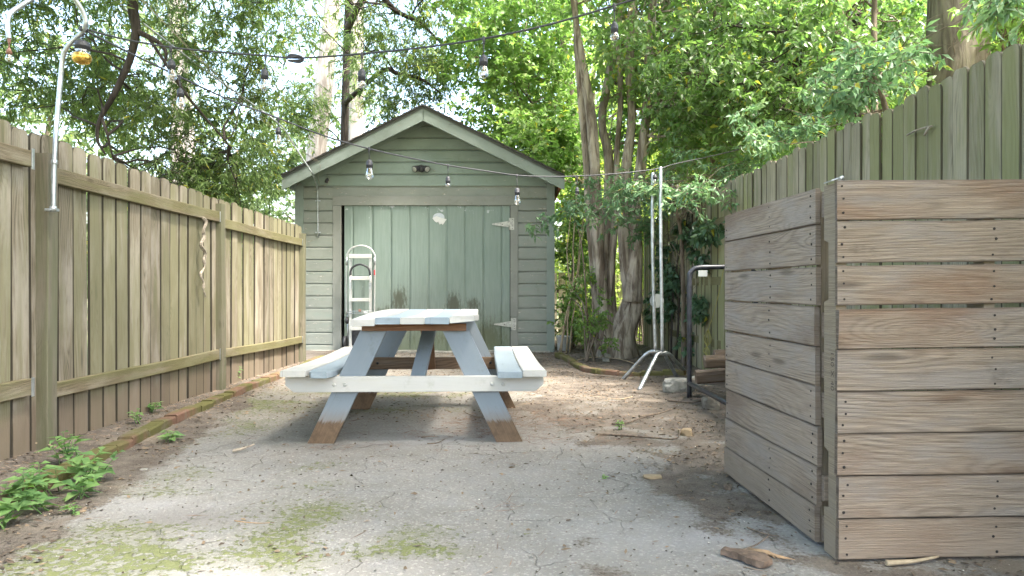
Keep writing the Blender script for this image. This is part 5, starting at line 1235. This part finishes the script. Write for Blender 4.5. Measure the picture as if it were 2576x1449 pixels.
# shrubs behind the trunks
def shrub(label, px, py, Y, regs, ns, leaf, L=.06, W=.04, rad=.22, kind='shrub', canes=8, bark='bark_thin'):
    b = Vector(((px - CX) / F * Y, Y, 0)); cl = cat_(*[screen_pts(*r_, n_) for r_, n_ in zip(regs, ns)])
    tr = []
    for _ in range(canes):
        e = Vector(cl[RNG.integers(len(cl))]); tr.append(([b + Vector((random.uniform(-.15, .15), random.uniform(-.1, .1), -.03)), b.lerp(e, .5) + Vector((0, 0, .2)), e], [.014, .010, .004]))
    make_tree(kind, label, 'shrub', b, tr, cl, rad, 10, 10, L, W, leaf, bark, limbs=0, droop=.2, flat=.7, sides=6)
shrub('bright leafy shrub filling the gap between shed and trunks', 1430, 880, 10.8, [(1400, 1490, 560, 860, 10.2, 11.4), (1420, 1470, 480, 600, 10.4, 11.4)], [34, 14], 'leaf_light')
shrub('green shrub at the foot of the left multi-stem trunk', 1500, 895, 9.0, [(1478, 1530, 740, 880, 8.8, 9.1), (1430, 1490, 660, 860, 9.3, 9.9)], [6, 8], 'leaf_light', L=.05, W=.03, rad=.14)
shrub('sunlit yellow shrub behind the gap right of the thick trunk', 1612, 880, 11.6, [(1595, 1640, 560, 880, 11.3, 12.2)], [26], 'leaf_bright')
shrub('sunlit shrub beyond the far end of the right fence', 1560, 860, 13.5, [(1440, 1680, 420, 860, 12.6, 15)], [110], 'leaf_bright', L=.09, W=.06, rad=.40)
# dry canes by the shed corner
for k, (x0, x1, y1, lab) in enumerate(((1412, 1452, 470, 'long dry cane leaning right beside the shed corner'), (1424, 1436, 540, 'pale upright cane between the bucket and the shed'), (1432, 1470, 560, 'bent dry cane just right of the bucket'), (1405, 1480, 500, 'lowest leaning cane crossing behind the bucket'))):
    a = G(x0, 893); a.y = 9.95 + .06 * k; a.x = (x0 - CX) / F * a.y; b = P(x1, y1, 10.1)
    bm = bmesh.new(); tube(bm, limb_curve(a, b, 0, .05, 8), [.014 - .001 * i for i in range(9)], 6); tag(bmobj('dry_cane', bm, mat['cane'], origin=a, smooth=True), lab, 'cane', 'dry canes by the shed corner')

# far woodland trees behind everything
BG = [(-15.5, 19, 'leaf_bright', 'bright pale green tree beyond the left fence at the picture edge'), (-11, 17, 'leaf_far', 'mid green background tree beyond the left fence'), (-8.5, 22, 'leaf_far', 'hazy background tree between the left pines'),
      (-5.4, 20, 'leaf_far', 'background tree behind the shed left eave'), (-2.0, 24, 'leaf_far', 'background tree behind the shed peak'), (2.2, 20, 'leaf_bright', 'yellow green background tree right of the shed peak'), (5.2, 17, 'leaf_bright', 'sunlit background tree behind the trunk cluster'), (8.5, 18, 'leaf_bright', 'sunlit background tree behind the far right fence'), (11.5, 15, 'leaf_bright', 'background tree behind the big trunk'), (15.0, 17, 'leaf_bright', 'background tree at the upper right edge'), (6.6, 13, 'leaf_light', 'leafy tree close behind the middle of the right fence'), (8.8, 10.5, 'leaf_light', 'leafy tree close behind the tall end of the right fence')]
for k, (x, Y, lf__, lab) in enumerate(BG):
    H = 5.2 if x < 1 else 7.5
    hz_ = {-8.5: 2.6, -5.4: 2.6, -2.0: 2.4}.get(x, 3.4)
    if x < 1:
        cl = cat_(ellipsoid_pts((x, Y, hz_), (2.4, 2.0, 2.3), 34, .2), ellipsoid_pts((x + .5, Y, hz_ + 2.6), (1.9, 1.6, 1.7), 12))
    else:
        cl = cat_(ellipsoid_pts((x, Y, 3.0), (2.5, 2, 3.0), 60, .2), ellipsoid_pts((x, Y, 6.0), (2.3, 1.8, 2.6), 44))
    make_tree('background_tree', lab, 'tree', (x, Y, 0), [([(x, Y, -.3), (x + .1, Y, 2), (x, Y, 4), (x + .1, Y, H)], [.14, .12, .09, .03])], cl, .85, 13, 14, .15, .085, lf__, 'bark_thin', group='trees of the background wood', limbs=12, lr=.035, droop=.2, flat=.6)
# far-off wood: one mass
cl = np.concatenate([np.stack([RNG.uniform(-30, 34, 260), RNG.uniform(27, 36, 260), RNG.uniform(0, 5.5, 260)], 1), np.stack([RNG.uniform(2, 34, 160), RNG.uniform(24, 30, 160), RNG.uniform(4, 12, 160)], 1)])
(lv, lf_), _t = sprays(cl, 1.6, 12, 12, .32, .2, .2)
o = put('far_wood', npmesh('far_wood', lv, lf_, 3), mat['leaf_far']); tag(o, 'distant green mass of woodland seen low through the nearer trees', 'woodland', kind='stuff')
# canopy overhead behind the camera, so shade falls as in a wooded yard (unseen, added to the willow oak)

# ------------------------------------------------------------------ WEEDS
def weed(px, py, n, h, L, lab, spread=.08):
    q = G(px, py); q.z = gz(q.x, q.y); root = thing('weed', lab, 'weed', q, group='weeds along the left fence' if px < 700 else None)
    bm = bmesh.new(); pos, ds, ns, Ls = [], [], [], []
    for k in range(n):
        a = random.uniform(0, 6.28); e = q + Vector((math.cos(a) * spread * random.uniform(.3, 1), math.sin(a) * spread * random.uniform(.3, 1), h * random.uniform(.5, 1)))
        st_ = q + Vector((random.uniform(-1, 1) * spread * .4, random.uniform(-1, 1) * spread * .4, -.005)); pp = limb_curve(st_, e, .02, .15, 5)
        tube(bm, pp, [.0028, .0026, .0024, .002, .0018, .0014], 5)
        for j in (2, 4, 5):
            az = random.uniform(0, 6.28)
            for s in (0, math.pi):
                d = Vector((math.cos(az + s), math.sin(az + s), random.uniform(-.1, .5))); pos.append(list(pp[j])); ds.append(list(d)); ns.append([random.uniform(-.2, .2), random.uniform(-.4, .1), 1]); Ls.append(L * random.uniform(.55, 1.1) * (1.0 if j < 5 else .6))
    bmobj('stem', bm, mat['leaf_weed'], root, smooth=True)
    v, f = leaf_arrays(np.array(pos), np.array(ds), np.array(ns), np.array(Ls), np.array(Ls) * .56, fold=.12, droop=.22)
    put('leaves', npmesh('leaves', v, f, 3), mat['leaf_weed'], root)
weed(40, 1275, 5, .16, .10, 'leafy weed at the left picture edge below the fence', .10)
weed(15, 1330, 4, .14, .11, 'lowest leafy weed cut off by the left picture edge', .08)
weed(105, 1290, 4, .13, .09, 'weed sprawling over the brick edging near the left picture edge', .10)
weed(165, 1180, 5, .18, .09, 'upright weed in front of the nearest fence post', .09)
weed(225, 1215, 8, .17, .095, 'largest bushy weed right of the nearest fence post', .13)
weed(130, 1240, 4, .14, .10, 'low weed between the nearest post and the edging', .12)
weed(205, 1255, 4, .09, .09, 'low leafy weed on the dirt just below the bushy one', .07)
weed(180, 1345, 0, .05, .05, 'x') if False else None
weed(425, 1108, 4, .07, .07, 'small bright weed growing at the edge of the concrete slab', .06)
weed(345, 1080, 3, .09, .06, 'thin weed between the fence foot and the brick edging', .07)
weed(385, 1050, 4, .09, .06, 'small weed in the soil below the middle of the long fence panel', .07)
weed(595, 968, 4, .14, .06, 'small weed growing against the second fence post', .07)
weed(190, 1290, 2, .04, .05, 'tiny two-leaved seedling on bare dirt near the lower left', .03)
weed(1560, 1082, 3, .06, .045, 'small green seedling among twigs on the dirt at right', .03)
weed(1520, 1205, 3, .02, .02, 'tuft of tiny grass blades in the concrete near the tan stone', .02)
# ------------------------------------------------------------------ LITTER
def litter(name, n, region, L, W, colr, label, flat=True, thick=.0, weight=None):
    xs_, ys__ = [], []
    while len(xs_) < n:
        x, y = random.uniform(*region[0]), random.uniform(*region[1]) ** 1.0
        if weight and random.random() > weight(x, y): continue
        xs_.append(x); ys__.append(y)
    p = np.array([[x, y, gz(x, y) + .002 + random.random() * .004] for x, y in zip(xs_, ys__)])
    a = RNG.uniform(0, 6.28, n); d = np.stack([np.cos(a), np.sin(a), RNG.normal(0, .12, n)], 1)
    nr = unit(RNG.normal(size=(n, 3)) * .35 + [0, 0, 1])
    v, f = leaf_arrays(p, d, nr, RNG.uniform(.5, 1.3, n) * L, RNG.uniform(.6, 1.3, n) * W, fold=.15, droop=-.05)
    m = M(name + '_mat'); r = m.rnd(); m.col(m.mix(r, colr[0], colr[1])); m.rough(.85)
    o = put(name, npmesh(name, v, f, 3), m.m); tag(o, label, 'litter', kind='stuff')
def wdirt(x, y):
    el, er = slab_edge_l(y), slab_edge_r(y)
    return max(.035 if y < 5 else .3, min(1, max((el - x) / .2 + .6, (x - er) / .5 + .4)) * (.5 + .9 * nz(x, y, 2.2, 40)))
litter('leaf_litter', 15000, ((-2.6, 2.2), (2.0, 12)), .032, .012, ((.035, .025, .018), (.23, .165, .105)), 'scattered dry brown leaf bits on the ground', weight=wdirt)
litter('leaf_litter', 9000, ((-2.6, 2.2), (2.0, 11)), .013, .009, ((.025, .02, .015), (.16, .125, .09)), 'fine dark crumbs of soil and bark on the slab', weight=lambda x, y: max(.25, wdirt(x, y)))
litter('leaf_litter', 900, ((-2.6, 2.2), (2.0, 10.5)), .008, .006, ((.45, .42, .36), (.7, .66, .58)), 'tiny pale chips and pebbles over the ground', weight=lambda x, y: max(.2, wdirt(x, y)))
ncl = [(*G(900, 1125)[:2], .28, .06), (*G(1400, 1108)[:2], .30, .08), (*G(1150, 1090)[:2], .4, .12), (*G(1230, 1055)[:2], .3, .2), (*G(1270, 1275)[:2], .08, .05), (*G(1330, 1060)[:2], .4, .3)]
def wneedle(x, y): return min(1, .012 + sum(blob(x, y, *c) for c in ncl))
litter('pine_needles', 1500, ((-2.0, 1.2), (2.2, 8)), .11, .0026, ((.12, .065, .04), (.22, .13, .085)), 'reddish fallen pine needles gathered around the table feet', weight=wneedle)
litter('leaf_litter', 1500, ((-2.62, -2.2), (2.0, 9)), .05, .004, ((.22, .15, .10), (.45, .34, .24)), 'dry straw and stems against the foot of the left fence', weight=lambda x, y: 1)
